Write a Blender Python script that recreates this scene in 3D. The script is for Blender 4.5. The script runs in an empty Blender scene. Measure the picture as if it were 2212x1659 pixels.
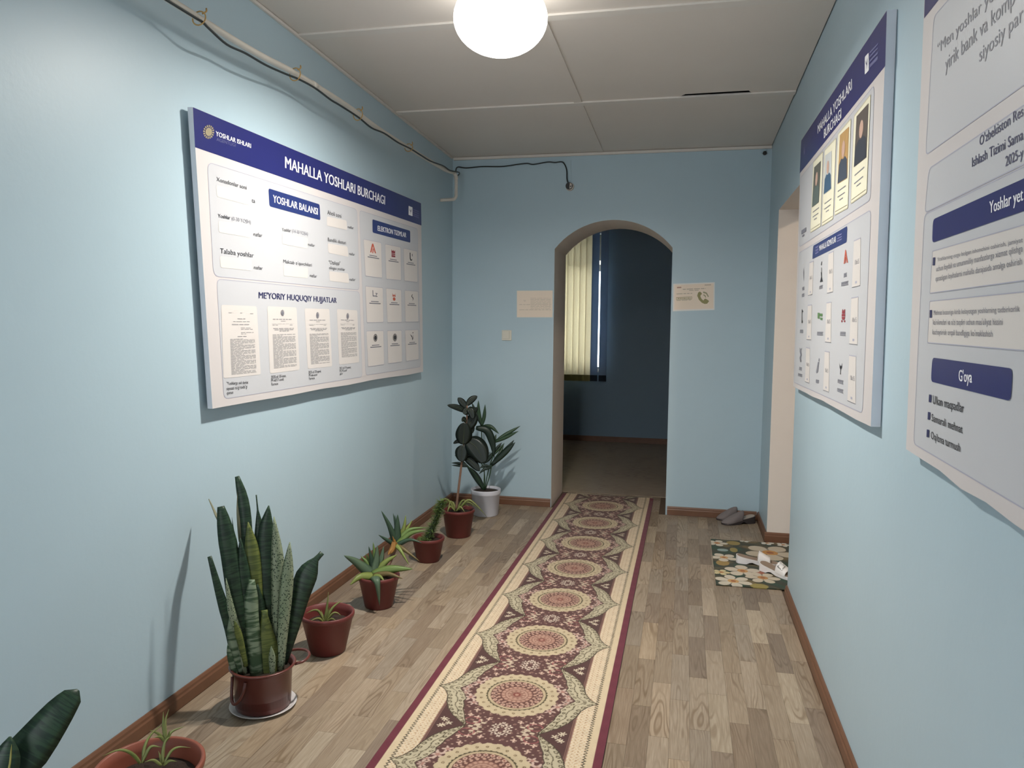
import bpy, bmesh, math, random
import numpy as np
from mathutils import Vector, Matrix

# ------------------------------------------------------------------ camera, world, exposure
SC = bpy.context.scene
COL = SC.collection
IW, IH = 2212.0, 1659.0
F, YAW, PIT, ROL = 1651.0, -0.2218, -0.0814, 0.0103
CAM = np.array([1.8371, 0.0, 1.4715])
L, W = 5.9278, 2.4142                       # end wall, right wall
Hc = lambda y: 2.7608 - 0.0238 * (y - L)    # the ceiling drops slightly towards the end wall
FW = np.array([math.sin(YAW)*math.cos(PIT), math.cos(YAW)*math.cos(PIT), math.sin(PIT)])
_r = np.array([math.cos(YAW), -math.sin(YAW), 0.0]); _u = np.cross(_r, FW)
RT = _r*math.cos(ROL) + _u*math.sin(ROL); UP = -_r*math.sin(ROL) + _u*math.cos(ROL)
cd = bpy.data.cameras.new('camera'); cam = bpy.data.objects.new('camera', cd); COL.objects.link(cam)
cd.sensor_fit = 'HORIZONTAL'; cd.sensor_width = 36.0; cd.lens = F/IW*36.0; cd.clip_start = 0.02
cam.matrix_world = Matrix(((RT[0], UP[0], -FW[0], CAM[0]), (RT[1], UP[1], -FW[1], CAM[1]),
                           (RT[2], UP[2], -FW[2], CAM[2]), (0, 0, 0, 1)))
SC.camera = cam
wd = bpy.data.worlds.new('world'); SC.world = wd; wd.use_nodes = True
bg = wd.node_tree.nodes['Background']; bg.inputs[0].default_value = (0.90, 0.95, 1.0, 1); bg.inputs[1].default_value = 7.5
SC.view_settings.view_transform = 'Standard'; SC.view_settings.look = 'None'
SC.view_settings.gamma = 1.0; SC.view_settings.use_curve_mapping = False
SC.view_settings.exposure = 0.0
LAMP_POWER = 3000.0
LAMP = (1.075, 3.10)

# ------------------------------------------------------------------ helpers
def ray(x, y): return FW + RT*(x-IW/2)/F - UP*(y-IH/2)/F
def hit(x, y, ax, v):                       # the point of a plane that the photograph shows at a pixel
    d = ray(x, y); return CAM + d*((v-CAM[ax])/d[ax])
def facing(x, y, c, off=0.0):               # a pixel's point in the upright plane through c that faces the viewer
    c = np.array(c[:2]); d = c-CAM[:2]; n = np.linalg.norm(d); d = d/n
    r = ray(x, y); return CAM + r*((n+off)/(r[:2]@d))
def lin(r, g, b):
    f = lambda c: ((c/255+.055)/1.055)**2.4 if c > 10 else c/255/12.92
    return (f(r), f(g), f(b), 1.0)

MATS = {}
def mat(name, rgb, rough=.5, var=.06, scale=12, bump=0.0, bscale=60, metal=0.0, spec=.4, coat=0.0, trans=0.0):
    if name in MATS: return MATS[name]
    m = bpy.data.materials.new(name); m.use_nodes = True; MATS[name] = m
    nt = m.node_tree; b = nt.nodes['Principled BSDF']
    b.inputs['Roughness'].default_value = rough; b.inputs['Metallic'].default_value = metal
    b.inputs['Specular IOR Level'].default_value = spec; b.inputs['Coat Weight'].default_value = coat
    c = lin(*rgb)
    tc = nt.nodes.new('ShaderNodeTexCoord')
    nz = nt.nodes.new('ShaderNodeTexNoise'); nz.inputs['Scale'].default_value = scale; nz.inputs['Detail'].default_value = 4
    nt.links.new(tc.outputs['Object'], nz.inputs['Vector'])
    mx = nt.nodes.new('ShaderNodeMix'); mx.data_type = 'RGBA'
    mx.inputs[6].default_value = tuple(min(1, v*(1-var)) for v in c[:3])+(1,)
    mx.inputs[7].default_value = tuple(min(1, v*(1+var)) for v in c[:3])+(1,)
    nt.links.new(nz.outputs['Fac'], mx.inputs[0]); nt.links.new(mx.outputs[2], b.inputs['Base Color'])
    if bump:
        n2 = nt.nodes.new('ShaderNodeTexNoise'); n2.inputs['Scale'].default_value = bscale; n2.inputs['Detail'].default_value = 3
        nt.links.new(tc.outputs['Object'], n2.inputs['Vector'])
        bp = nt.nodes.new('ShaderNodeBump'); bp.inputs['Strength'].default_value = bump; bp.inputs['Distance'].default_value = .004
        nt.links.new(n2.outputs['Fac'], bp.inputs['Height']); nt.links.new(bp.outputs[0], b.inputs['Normal'])
    if trans:
        tr = nt.nodes.new('ShaderNodeBsdfTranslucent'); ms = nt.nodes.new('ShaderNodeMixShader')
        nt.links.new(mx.outputs[2], tr.inputs[0]); ms.inputs[0].default_value = trans
        nt.links.new(b.outputs[0], ms.inputs[1]); nt.links.new(tr.outputs[0], ms.inputs[2])
        nt.links.new(ms.outputs[0], nt.nodes['Material Output'].inputs[0])
    return m

def obj(name, verts, faces, m=None, parent=None, smooth=False, mats=None, fm=None):
    me = bpy.data.meshes.new(name)
    me.from_pydata([tuple(map(float, v)) for v in verts], [], [tuple(f) for f in faces])
    if mats:
        for q in mats: me.materials.append(q)
        me.polygons.foreach_set('material_index', fm)
    elif m: me.materials.append(m)
    bm = bmesh.new(); bm.from_mesh(me); bmesh.ops.recalc_face_normals(bm, faces=bm.faces); bm.to_mesh(me); bm.free()
    if smooth: me.polygons.foreach_set('use_smooth', [True]*len(me.polygons))
    o = bpy.data.objects.new(name, me); COL.objects.link(o)
    if parent: o.parent = parent; o.matrix_parent_inverse = parent.matrix_basis.inverted()
    return o
def tag(o, label, cat, group=None):
    o['label'] = label; o['category'] = cat
    if group: o['group'] = group
    return o
def struct(o): o['kind'] = 'structure'; return o
def thing(name, label, cat, loc, group=None):
    o = bpy.data.objects.new(name, None); COL.objects.link(o); o.location = tuple(map(float, loc)); o.empty_display_size = .05
    return tag(o, label, cat, group)

def box_vf(x0, x1, y0, y1, z0, z1):
    v = [(x, y, z) for x in (x0, x1) for y in (y0, y1) for z in (z0, z1)]
    return v, [(0,1,3,2), (4,6,7,5), (0,4,5,1), (2,3,7,6), (0,2,6,4), (1,5,7,3)]
def box(name, x0, x1, y0, y1, z0, z1, m, parent=None, bevel=0.0):
    v, f = box_vf(x0, x1, y0, y1, z0, z1)
    o = obj(name, v, f, m, parent)
    if bevel:
        bm = bmesh.new(); bm.from_mesh(o.data)
        bmesh.ops.bevel(bm, geom=list(bm.edges), offset=bevel, segments=2, affect='EDGES', profile=.5)
        bm.to_mesh(o.data); bm.free()
    return o
def prism(name, poly, ext, m, parent=None):  # poly: 3D outline, ext: 3D vector
    n = len(poly); p = [np.array(q, float) for q in poly]; e = np.array(ext, float)
    v = p + [q+e for q in p]
    f = [tuple(range(n)), tuple(range(2*n-1, n-1, -1))] + [(i, (i+1) % n, n+(i+1) % n, n+i) for i in range(n)]
    return obj(name, v, f, m, parent)
def lathe(name, prof, c, m, parent=None, seg=40, smooth=True):
    v = []; f = []
    for r, z in prof:
        for k in range(seg):
            a = 2*math.pi*k/seg; v.append((c[0]+r*math.cos(a), c[1]+r*math.sin(a), c[2]+z))
    for i in range(len(prof)-1):
        for k in range(seg):
            k2 = (k+1) % seg; f.append((i*seg+k, i*seg+k2, (i+1)*seg+k2, (i+1)*seg+k))
    if prof[0][0] > 1e-6: f.append(tuple(range(seg))[::-1])
    n = len(prof)-1
    if prof[n][0] > 1e-6: f.append(tuple(n*seg+k for k in range(seg)))
    return obj(name, v, f, m, parent, smooth)
def spline(pts, n):
    P = [np.array(p, float) for p in pts]; P = [2*P[0]-P[1]]+P+[2*P[-1]-P[-2]]; out = []
    for i in range(1, len(P)-2):
        for k in range(n):
            t = k/n; a, b, c, d = P[i-1:i+3]
            out.append(.5*((2*b)+(-a+c)*t+(2*a-5*b+4*c-d)*t*t+(-a+3*b-3*c+d)*t**3))
    out.append(P[-2]); return out
def tube_vf(pts, rad, seg=8, base=0):
    P = [np.array(p, float) for p in pts]; v = []; f = []; n = len(P)
    rr = rad if hasattr(rad, '__len__') else [rad]*n
    up = np.array([0.0, 0.0, 1.0]); prev = None
    for i in range(n):
        t = P[min(i+1, n-1)]-P[max(i-1, 0)]; t = t/(np.linalg.norm(t)+1e-12)
        if prev is None:
            a = np.cross(t, up)
            if np.linalg.norm(a) < .05: a = np.cross(t, (1.0, 0, 0))
        else: a = prev-t*(prev@t)
        a = a/np.linalg.norm(a); prev = a; b = np.cross(t, a)
        for k in range(seg):
            w = 2*math.pi*k/seg; v.append(P[i]+rr[i]*(a*math.cos(w)+b*math.sin(w)))
    for i in range(n-1):
        for k in range(seg):
            k2 = (k+1) % seg; f.append((base+i*seg+k, base+i*seg+k2, base+(i+1)*seg+k2, base+(i+1)*seg+k))
    f.append(tuple(base+k for k in range(seg))[::-1]); f.append(tuple(base+(n-1)*seg+k for k in range(seg)))
    return v, f
def tube(name, pts, rad, m, parent=None, seg=8):
    v, f = tube_vf(pts, rad, seg); return obj(name, v, f, m, parent, True)

def leaf_vf(path, width, thick, side, shape, curl=0.0, seg=14, base=0):
    """closed, lens-shaped blade along a path; shape(t) scales the width; curl cups it"""
    P = spline(path, max(2, seg//(len(path)-1))); n = len(P); v = []; f = []; uv = []
    side = np.array(side, float)
    cross = [(-1, 0), (-.5, 1), (0, 1.15), (.5, 1), (1, 0), (.5, -1), (0, -1.15), (-.5, -1)]
    for i in range(n):
        t = i/(n-1); d = P[min(i+1, n-1)]-P[max(i-1, 0)]; d = d/(np.linalg.norm(d)+1e-12)
        s = side-d*(side@d); s = s/(np.linalg.norm(s)+1e-9); nn = np.cross(s, d)
        w = width*max(shape(t), .02)/2; h = thick/2*(.35+.65*max(shape(t), .05))
        for a, b in cross: v.append(P[i]+s*w*a+nn*(h*b+curl*w*(a*a-.4)))
    K = len(cross)
    for i in range(n-1):
        for k in range(K):
            k2 = (k+1) % K; f.append((base+i*K+k, base+i*K+k2, base+(i+1)*K+k2, base+(i+1)*K+k))
    f.append(tuple(base+k for k in range(K))[::-1]); f.append(tuple(base+(n-1)*K+k for k in range(K)))
    return v, f, P
def leaf(parent, path, width, thick, m, side=None, shape=None, curl=0.0, name='leaf', seg=14):
    shape = shape or (lambda t: (.55+.45*min(1, t*3))*(1-t**3)**.8)
    if side is None: side = RT
    v, f, P = leaf_vf(path, width, thick, side, shape, curl, seg)
    o = obj(name, v, f, m, parent, True)
    K = 8; n = len(v)//K                    # u across, v along, for the markings
    uvl = o.data.uv_layers.new(name='UV')
    ids = np.zeros(len(o.data.loops), int); o.data.loops.foreach_get('vertex_index', ids)
    cx = np.array([0, .25, .5, .75, 1, .75, .5, .25])
    ln = float(sum(np.linalg.norm(P[i+1]-P[i]) for i in range(len(P)-1)))
    uvs = np.stack([cx[ids % K]*width, (ids//K)/(n-1)*ln], 1).astype(np.float32)
    uvl.data.foreach_set('uv', uvs.ravel())
    return o

# ------------------------------------------------------------------ materials
PAINT = mat('blue_wall_paint', (175, 196, 206), .42, .03, 3, .12, 40, spec=.35)
WHITEW = mat('white_plaster', (228, 219, 210), .6, .04, 6, .15, 40)
PAINTF = mat('far_room_dimmed_paint', (120, 142, 160), .5, .03, 3, .1, 40)  # wall blue darkened so that the far room stays dim
CEILM = mat('ceiling_panel_paint', (216, 208, 199), .55, .05, 2.2, .08, 25)
STRIPM = mat('ceiling_strip_paint', (216, 210, 202), .5, .05, 6)
BASEM = mat('brown_baseboard', (112, 78, 58), .4, .22, 9, .05, 50)
DARKV = mat('dark_void', (22, 19, 17), .9)

def wood_mat(name, use_obj_color=True, along='Y'):
    m = bpy.data.materials.new(name); m.use_nodes = True; nt = m.node_tree; N = nt.nodes; K = nt.links
    b = N['Principled BSDF']; b.inputs['Roughness'].default_value = .42; b.inputs['Specular IOR Level'].default_value = .35
    tc = N.new('ShaderNodeTexCoord'); oi = N.new('ShaderNodeObjectInfo')
    ml = N.new('ShaderNodeMath'); ml.operation = 'MULTIPLY'; ml.inputs[1].default_value = 37.0; K.new(oi.outputs['Random'], ml.inputs[0])
    cm = N.new('ShaderNodeCombineXYZ'); K.new(ml.outputs[0], cm.inputs[2])
    ad = N.new('ShaderNodeVectorMath'); ad.operation = 'ADD'; K.new(tc.outputs['Object'], ad.inputs[0]); K.new(cm.outputs[0], ad.inputs[1])
    # broad flame figure: strongly stretched noise contoured into rings
    s1 = N.new('ShaderNodeVectorMath'); s1.operation = 'MULTIPLY'; K.new(ad.outputs[0], s1.inputs[0])
    s1.inputs[1].default_value = (15, 1.7, 1) if along == 'Y' else (1.7, 15, 1)
    n1 = N.new('ShaderNodeTexNoise'); n1.inputs['Scale'].default_value = 1; n1.inputs['Detail'].default_value = 1.0; K.new(s1.outputs[0], n1.inputs['Vector'])
    m1 = N.new('ShaderNodeMath'); m1.operation = 'MULTIPLY'; m1.inputs[1].default_value = 74; K.new(n1.outputs['Fac'], m1.inputs[0])
    si = N.new('ShaderNodeMath'); si.operation = 'SINE'; K.new(m1.outputs[0], si.inputs[0])
    r1 = N.new('ShaderNodeMapRange'); r1.inputs[1].default_value = -.2; r1.inputs[2].default_value = 1.0; K.new(si.outputs[0], r1.inputs[0])
    s2 = N.new('ShaderNodeVectorMath'); s2.operation = 'MULTIPLY'; K.new(ad.outputs[0], s2.inputs[0])
    s2.inputs[1].default_value = (260, 9, 1) if along == 'Y' else (9, 260, 1)
    n2 = N.new('ShaderNodeTexNoise'); n2.inputs['Scale'].default_value = 1; n2.inputs['Detail'].default_value = 3; K.new(s2.outputs[0], n2.inputs['Vector'])
    s3 = N.new('ShaderNodeVectorMath'); s3.operation = 'MULTIPLY'; K.new(ad.outputs[0], s3.inputs[0]); s3.inputs[1].default_value = (6, 2.2, 1)
    n3 = N.new('ShaderNodeTexNoise'); n3.inputs['Scale'].default_value = 1; K.new(s3.outputs[0], n3.inputs['Vector'])
    pw = N.new('ShaderNodeMath'); pw.operation = 'MULTIPLY'; K.new(r1.outputs[0], pw.inputs[0])
    g3 = N.new('ShaderNodeMapRange'); g3.inputs[1].default_value = .38; g3.inputs[2].default_value = .62; g3.inputs[3].default_value = .1; g3.inputs[4].default_value = .75
    K.new(n3.outputs['Fac'], g3.inputs[0]); K.new(g3.outputs[0], pw.inputs[1])
    r2 = N.new('ShaderNodeMapRange'); r2.inputs[1].default_value = .35; r2.inputs[2].default_value = .7; r2.inputs[4].default_value = .5; K.new(n2.outputs['Fac'], r2.inputs[0])
    sm = N.new('ShaderNodeMath'); sm.operation = 'MAXIMUM'; K.new(pw.outputs[0], sm.inputs[0]); K.new(r2.outputs[0], sm.inputs[1])
    mx = N.new('ShaderNodeMix'); mx.data_type = 'RGBA'; mx.blend_type = 'MULTIPLY'
    mx.inputs[7].default_value = (.43, .36, .29, 1); K.new(sm.outputs[0], mx.inputs[0])
    if use_obj_color: K.new(oi.outputs['Color'], mx.inputs[6])
    else: mx.inputs[6].default_value = lin(166, 150, 132)
    K.new(mx.outputs[2], b.inputs['Base Color'])
    return m
WOOD = wood_mat('wood_print_vinyl'); WOODF = wood_mat('wood_print_vinyl_far', False, 'X')

# ------------------------------------------------------------------ room shell
AX0, AX1, ASP, ATOP, AIN = .8294, 1.726, 2.038, 2.2523, 6.50     # arch opening
OY0, OY1, OZ, OT = 4.268, 5.352, 2.2212, .30                      # doorway in the right wall
floor = struct(box('floor', -.2, W+3.0, -1.3, AIN+.02, -.10, -.006, mat('floor_bed', (92, 76, 62), .7)))
struct(box('wall_left', -.2, 0, -1.3, AIN, -.1, 3.05, PAINT))
struct(box('wall_back_left', -.2, .62, -1.45, -1.3, -.1, 3.05, PAINT)); struct(box('wall_back_right', 1.52, W+3.0, -1.45, -1.3, -.1, 3.05, PAINT))
struct(box('wall_back_lintel', .62, 1.52, -1.45, -1.3, 2.05, 3.05, PAINT))      # the entrance behind the viewer stands open to daylight
# end wall with its arch
n = 22; arc = []
ac = (AX0+AX1)/2; hw = (AX1-AX0)/2; sag = ATOP-ASP; R = (hw*hw+sag*sag)/(2*sag); a0 = math.asin(hw/R)
for k in range(n+1):
    a = -a0+2*a0*k/n; arc.append((ac+R*math.sin(a), ATOP-R+R*math.cos(a)))
xs0, xs1, zt = -.2, W+3.0, 3.05
outer = [(xs0, -.1), (AX0, -.1)]+arc+[(AX1, -.1), (xs1, -.1), (xs1, zt), (xs0, zt)]
v = []; f = []; fm = []
nn = len(outer)
for y in (L, AIN): v += [(x, y, z) for x, z in outer]
# front/back faces split so that they stay convex: left pier, right pier, strips above the arch
def facepatch(o):
    i_arc = list(range(2, 2+n+1)); top = len(v)
    f.append((o+0, o+1, o+2, o+nn-1)); fm.append(0)
    f.append((o+2+n, o+3+n, o+4+n, o+5+n)); fm.append(0)
facepatch(0); facepatch(nn)
for s, y in ((0, L), (1, AIN)):
    o = s*nn; b0 = len(v)
    v += [(x, y, zt) for x, z in arc]
    for k in range(n): f.append((o+2+k, o+3+k, b0+k+1, b0+k)); fm.append(0)
    f.append((o+2, b0, o+nn-1)); fm.append(0); f.append((o+2+n, o+5+n, b0+n)); fm.append(0)
for k in range(1, 3+n): f.append((k, k+1, nn+k+1, nn+k)); fm.append(1)
obj_end = struct(obj('wall_end', v, f, mats=[PAINT, WHITEW], fm=fm))
# right wall: near part, short far part, lintel; white reveals
def wall_box(name, x0, x1, y0, y1, z0, z1, white):
    v, f = box_vf(x0, x1, y0, y1, z0, z1)
    return struct(obj(name, v, f, mats=[PAINT, WHITEW], fm=[1 if i in white else 0 for i in range(6)]))
wall_box('wall_right', W, W+OT, -1.3, OY0, -.1, 3.05, (3,))
wall_box('wall_right_far', W, W+OT, OY1, L, -.1, 3.05, (2,))
wall_box('wall_right_lintel', W, W+OT, OY0, OY1, OZ, 3.05, (4,))
# the side room behind that doorway
struct(box('wall_side_room', W+2.8, W+3.0, -1.3, L, -.1, 3.05, WHITEW))
struct(box('floor_side_room', W+.005, W+2.8, 1.5, L, -.006, 0.0, WOODF))
# ceiling: slab, panels, cover strips
def cz(y): return Hc(y)
struct(obj('ceiling', [(-.2, -1.45, cz(-1.45)+.02), (W+3, -1.45, cz(-1.45)+.02), (W+3, AIN, cz(AIN)+.02), (-.2, AIN, cz(AIN)+.02),
      (-.2, -1.45, 3.1), (W+3, -1.45, 3.1), (W+3, AIN, 3.1), (-.2, AIN, 3.1)],
      [(0,1,2,3), (4,7,6,5), (0,4,5,1), (1,5,6,2), (2,6,7,3), (3,7,4,0)], DARKV))
ceil = bpy.data.objects['ceiling']
rows = [-1.29, -.29, .95, 2.20, 3.45, 4.69, L-.002]; XS = 1.172
for i in range(len(rows)-1):
    for (x0, x1) in ((.003, XS), (XS, W-.003)):
        y0, y1 = rows[i]+.003, rows[i+1]-.003
        poly = [(x0+.002, y0), (x1-.002, y0), (x1-.002, y1), (x0+.002, y1)]
        if i == 4 and x0 > 1: poly = [(x0+.002, y0), (x1-.002, y0), (x1-.002, y1), (2.17, y1), (2.15, y1-.05), (1.80, y1-.045), (1.76, y1), (x0+.002, y1)]
        prism('panel', [(x, y, cz(y)) for x, y in poly], (0, 0, .008), CEILM, ceil)
for y in rows[1:-1]:
    o = 0.012 if abs(y-4.69) < .01 else 0
    poly = [(.004, y-.026+o), (W-.004, y-.026+o), (W-.004, y+.03+o), (.004, y+.03+o)]
    prism('cover_strip', [(a, b, cz(b)-.009) for a, b in poly], (0, 0, .009), STRIPM, ceil)
for i in range(len(rows)-1):
    y0, y1 = rows[i]+.033, rows[i+1]-.03
    if i+1 < len(rows)-1 and abs(rows[i+1]-4.69) < .01: y1 += .01
    if abs(rows[i]-4.69) < .01: y0 += .012
    prism('cover_strip', [(a, b, cz(b)-.008) for a, b in ((XS-.024, y0), (XS+.024, y0), (XS+.024, y1), (XS-.024, y1))], (0, 0, .008), CEILM, ceil)
struct(prism('trim_1', [(.012, L-.022, Hc(L)-.003), (W-.004, L-.022, Hc(L)-.003), (W-.004, L-.022, Hc(L)-.022), (.012, L-.022, Hc(L)-.022)], (0, .021, 0), STRIPM))
struct(prism('trim_2', [(.001, -1.2, cz(-1.2)-.003), (.001, -1.2, cz(-1.2)-.016), (.013, -1.2, cz(-1.2)-.016), (.013, -1.2, cz(-1.2)-.003)], (0, L+1.17, -.0238*(L+1.17)), STRIPM))
# baseboards
def base(name, pts, nrm, h=.066, t=.014):
    """moulded skirting along a straight run"""
    (ax, ay), (bx, by) = pts; v = []
    prof = [(0, .0005), (t, .0005), (t, h*.62), (t*.75, h*.72), (t*.7, h*.86), (t*.35, h), (0, h)]
    for x, y in ((ax, ay), (bx, by)):
        v += [(x+nrm[0]*p, y+nrm[1]*p, z) for p, z in prof]
    k = len(prof); f = [tuple(range(k)), tuple(range(2*k-1, k-1, -1))]+[(i, (i+1) % k, k+(i+1) % k, k+i) for i in range(k)]
    return struct(obj(name, v, f, BASEM))
base('baseboard_left', ((0.0005, -1.2), (0.0005, L-.0005)), (1, 0))
base('baseboard_end_left', ((.016, L-.0005), (AX0-.004, L-.0005)), (0, -1))
base('baseboard_end_right', ((AX1+.012, L-.0005), (W-.016, L-.0005)), (0, -1))
base('baseboard_right', ((W-.0005, -1.2), (W-.0005, OY0-.003)), (-1, 0))
base('baseboard_right_far', ((W-.0005, OY1+.001), (W-.0005, L-.0005)), (-1, 0))
base('baseboard_doorway', ((W-.0145, OY1-.0005), (W+OT, OY1-.0005)), (0, -1))

# floor planks: each one a piece of its own, the bed shows in the joints
PW, PL = .0722, .4215; rng = random.Random(7)
pv, pf = box_vf(-PW/2+.0003, PW/2-.0003, -PL/2+.0004, PL/2-.0004, -.006, 0)
pm = bpy.data.meshes.new('plank'); pm.from_pydata(pv, [], pf); pm.materials.append(WOOD)
RX0, RX1 = .853, 1.607                      # the runner's edges
tones = [(168, 152, 134), (158, 142, 124), (178, 163, 146), (150, 133, 116), (163, 150, 136), (172, 155, 135), (146, 131, 117), (182, 168, 150)]
ncol = int(W/PW)+1
def plank(name, x, y, sx=1, sy=1):
    o = bpy.data.objects.new('plank', pm); COL.objects.link(o); o.parent = floor
    o.location = (x, y, 0); o.scale = (sx, sy, 1); t = rng.choice(tones); k = rng.uniform(.88, .97)
    o.color = lin(t[0]*k, t[1]*k*.98, t[2]*k*.95); return o
offs = {}
prev = 0
for c in range(ncol):
    x0 = 0.0155+c*PW; x1 = min(x0+PW, W-.0155)
    if x1-x0 < .01: continue
    prev = (prev+rng.choice((.13, .21, .29)))%PL
    inside = x0 > RX0+.02 and x1 < RX1-.02   # under the runner: only the bed
    y = 1.62-prev
    while y < AIN:
        y0, y1 = max(y, 1.5), y+PL
        lim = AIN if (x0 > AX0-.002 and x1 < AX1+.002) else L-.016
        y1 = min(y1, lim); y += PL
        if y1-y0 < .02 or inside and y1 < 6.38: continue
        if inside: y0 = max(y0, 6.36)
        plank('plank', (x0+x1)/2, (y0+y1)/2, (x1-x0)/PW, (y1-y0)/PL)
box('plank_bed', .016, W-.016, -1.25, 1.4995, -.006, 0.0, WOOD, floor).color = lin(164, 148, 130)
bpy.data.objects['plank_bed']['kind'] = 'stuff'

# ------------------------------------------------------------------ room beyond the arch
FY = 9.42
struct(box('floor_far_room', -1.6, 4.2, AIN+.02, FY, -.1, 0, WOODF))
struct(box('ceiling_far_room', -1.6, 4.2, AIN, FY+.2, 2.85, 3.0, CEILM))
WX0, WX1, WZ0, WZ1 = -.25, .86, .86, 2.62     # window in the far wall
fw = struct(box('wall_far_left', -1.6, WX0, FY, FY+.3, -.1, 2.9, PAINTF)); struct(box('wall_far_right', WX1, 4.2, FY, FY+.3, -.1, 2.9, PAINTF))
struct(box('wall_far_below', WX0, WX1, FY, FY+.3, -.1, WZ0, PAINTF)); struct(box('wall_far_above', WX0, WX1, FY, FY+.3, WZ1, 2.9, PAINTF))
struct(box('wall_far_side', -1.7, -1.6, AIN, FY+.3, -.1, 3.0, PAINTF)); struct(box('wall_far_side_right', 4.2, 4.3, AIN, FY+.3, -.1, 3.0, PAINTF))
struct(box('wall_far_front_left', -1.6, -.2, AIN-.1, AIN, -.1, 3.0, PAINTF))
base('baseboard_far', ((-1.59, FY-.0005), (4.19, FY-.0005)), (0, -1))
FRM = mat('window_frame_paint', (205, 205, 200), .4)
win = bpy.data.objects.new('window_1', None); COL.objects.link(win); win.location = ((WX0+WX1)/2, FY+.12, WZ0); struct(win)
for nm, a in (('frame_side', (WX0, WX0+.06, FY+.09, FY+.15, WZ0, WZ1)), ('frame_side', (WX1-.06, WX1, FY+.09, FY+.15, WZ0, WZ1)),
              ('frame_rail', (WX0+.06, WX1-.06, FY+.09, FY+.15, WZ0, WZ0+.06)), ('frame_rail', (WX0+.06, WX1-.06, FY+.09, FY+.15, WZ1-.06, WZ1)),
              ('transom', (WX0+.06, WX1-.06, FY+.085, FY+.15, 2.10, 2.18)), ('mullion', (.28, .34, FY+.088, FY+.15, WZ0+.06, 2.10))):
    box(nm, *a, FRM, win)
g = bpy.data.materials.new('window_glass'); g.use_nodes = True; nt = g.node_tree
gl = nt.nodes.new('ShaderNodeBsdfGlossy'); gl.inputs['Roughness'].default_value = .03
tr = nt.nodes.new('ShaderNodeBsdfTransparent'); tr.inputs[0].default_value = (.93, .96, .96, 1)
ms = nt.nodes.new('ShaderNodeMixShader'); ms.inputs[0].default_value = .06
nt.links.new(tr.outputs[0], ms.inputs[1]); nt.links.new(gl.outputs[0], ms.inputs[2]); nt.links.new(ms.outputs[0], nt.nodes['Material Output'].inputs[0])
box('pane', WX0+.06, .28, FY+.117, FY+.123, WZ0+.06, 2.10, g, win); box('pane', .34, WX1-.06, FY+.117, FY+.123, WZ0+.06, 2.10, g, win)
box('pane', WX0+.06, WX1-.06, FY+.117, FY+.123, 2.18, WZ1-.06, g, win)
box('window_sill', WX0+.01, WX1-.01, FY+.002, FY+.09, WZ0, WZ0+.025, FRM, win)
struct(box('sky_blocker', -1.5, 2.6, FY+.31, FY+1.5, 2.25, 3.3, mat('sky_blocker_brown', (120, 110, 98), .8)))  # block added outside to shade the window's upper pane
# vertical blind: cream slats, the last two blue-grey
SLC = mat('cream_blind_fabric', (238, 230, 210), .8, .04, 60, .1, 250, trans=.5)
SLB = mat('blue_grey_blind_fabric', (150, 166, 186), .8, .05, 60, .1, 250, trans=.42)
HEMC = mat('cream_blind_hem', (150, 142, 92), .8); HEMB = mat('blue_blind_hem', (34, 44, 56), .8)
bl = thing('vertical_blind', 'vertical blind of cream slats with two blue-grey ones, seen through the arch', 'blind', (.3, FY-.10, .75))
box('head_rail', -.36, .93, FY-.13, FY-.07, 2.68, 2.72, FRM, bl)
for x in (-.3, .88): box('bracket', x-.015, x+.015, FY-.07, FY-.0005, 2.69, 2.71, FRM, bl)
xsl = [.452-.0755*k for k in range(10, 0, -1)]+[.452, .528, .604, .680]
def slat(x, m, hm, ang, w=.0815):
    c, s = math.cos(ang)*w/2, math.sin(ang)*w/2; y = FY-.10; q = .0008
    for z0, z1, nm, mm, par in ((.79+.04, 2.68, 'slat', m, bl), (.755, .83, 'slat_weight', hm, None)):
        o = prism(nm, [(x-c, y-s-q, z0), (x+c, y+s-q, z0), (x+c, y+s-q, z1), (x-c, y-s-q, z1)], (0, 2*q, 0), mm, par or last)
        if par: last_o = o; globals()['last'] = o
for x in xsl: slat(x, SLC, HEMC, .28)
slat(.7575, SLB, HEMB, .10, .0885); slat(.864, SLB, HEMB, .10, .0895)

# ------------------------------------------------------------------ corridor lamp
lm = thing('ceiling_lamp', 'bright round ceiling lamp with a frosted dome', 'lamp', (LAMP[0], LAMP[1], cz(LAMP[1])))
lx, ly = LAMP; lz = cz(ly)
lathe('base_plate', [(0.0, -.001), (.085, -.001), (.09, -.012), (.085, -.022), (.05, -.030), (0, -.030)], (lx, ly, lz), STRIPM, lm)
em = bpy.data.materials.new('bulb_light'); em.use_nodes = True; nt = em.node_tree; nt.nodes.remove(nt.nodes['Principled BSDF'])
e = nt.nodes.new('ShaderNodeEmission'); e.inputs[0].default_value = (1.0, .955, .885, 1); e.inputs[1].default_value = LAMP_POWER
nt.links.new(e.outputs[0], nt.nodes['Material Output'].inputs[0])
lathe('bulb_socket', [(0, -.030), (.03, -.030), (.035, -.08), (.060, -.118), (.060, -.143), (.0585, -.143), (.0585, -.126), (0, -.126)], (lx, ly, lz), STRIPM, lm, 24)
lathe('bulb', [(.0575, -.1265), (.0575, -.129), (.03, -.130), (0, -.1305)], (lx, ly, lz), em, lm, 28)
gm = bpy.data.materials.new('glare_shell'); gm.use_nodes = True; nt = gm.node_tree; nt.nodes.remove(nt.nodes['Principled BSDF'])
e = nt.nodes.new('ShaderNodeEmission'); e.inputs[0].default_value = (1, .97, .92, 1); e.inputs[1].default_value = 15.0
t = nt.nodes.new('ShaderNodeBsdfTransparent'); ms = nt.nodes.new('ShaderNodeMixShader'); ms.inputs[0].default_value = .22
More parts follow.
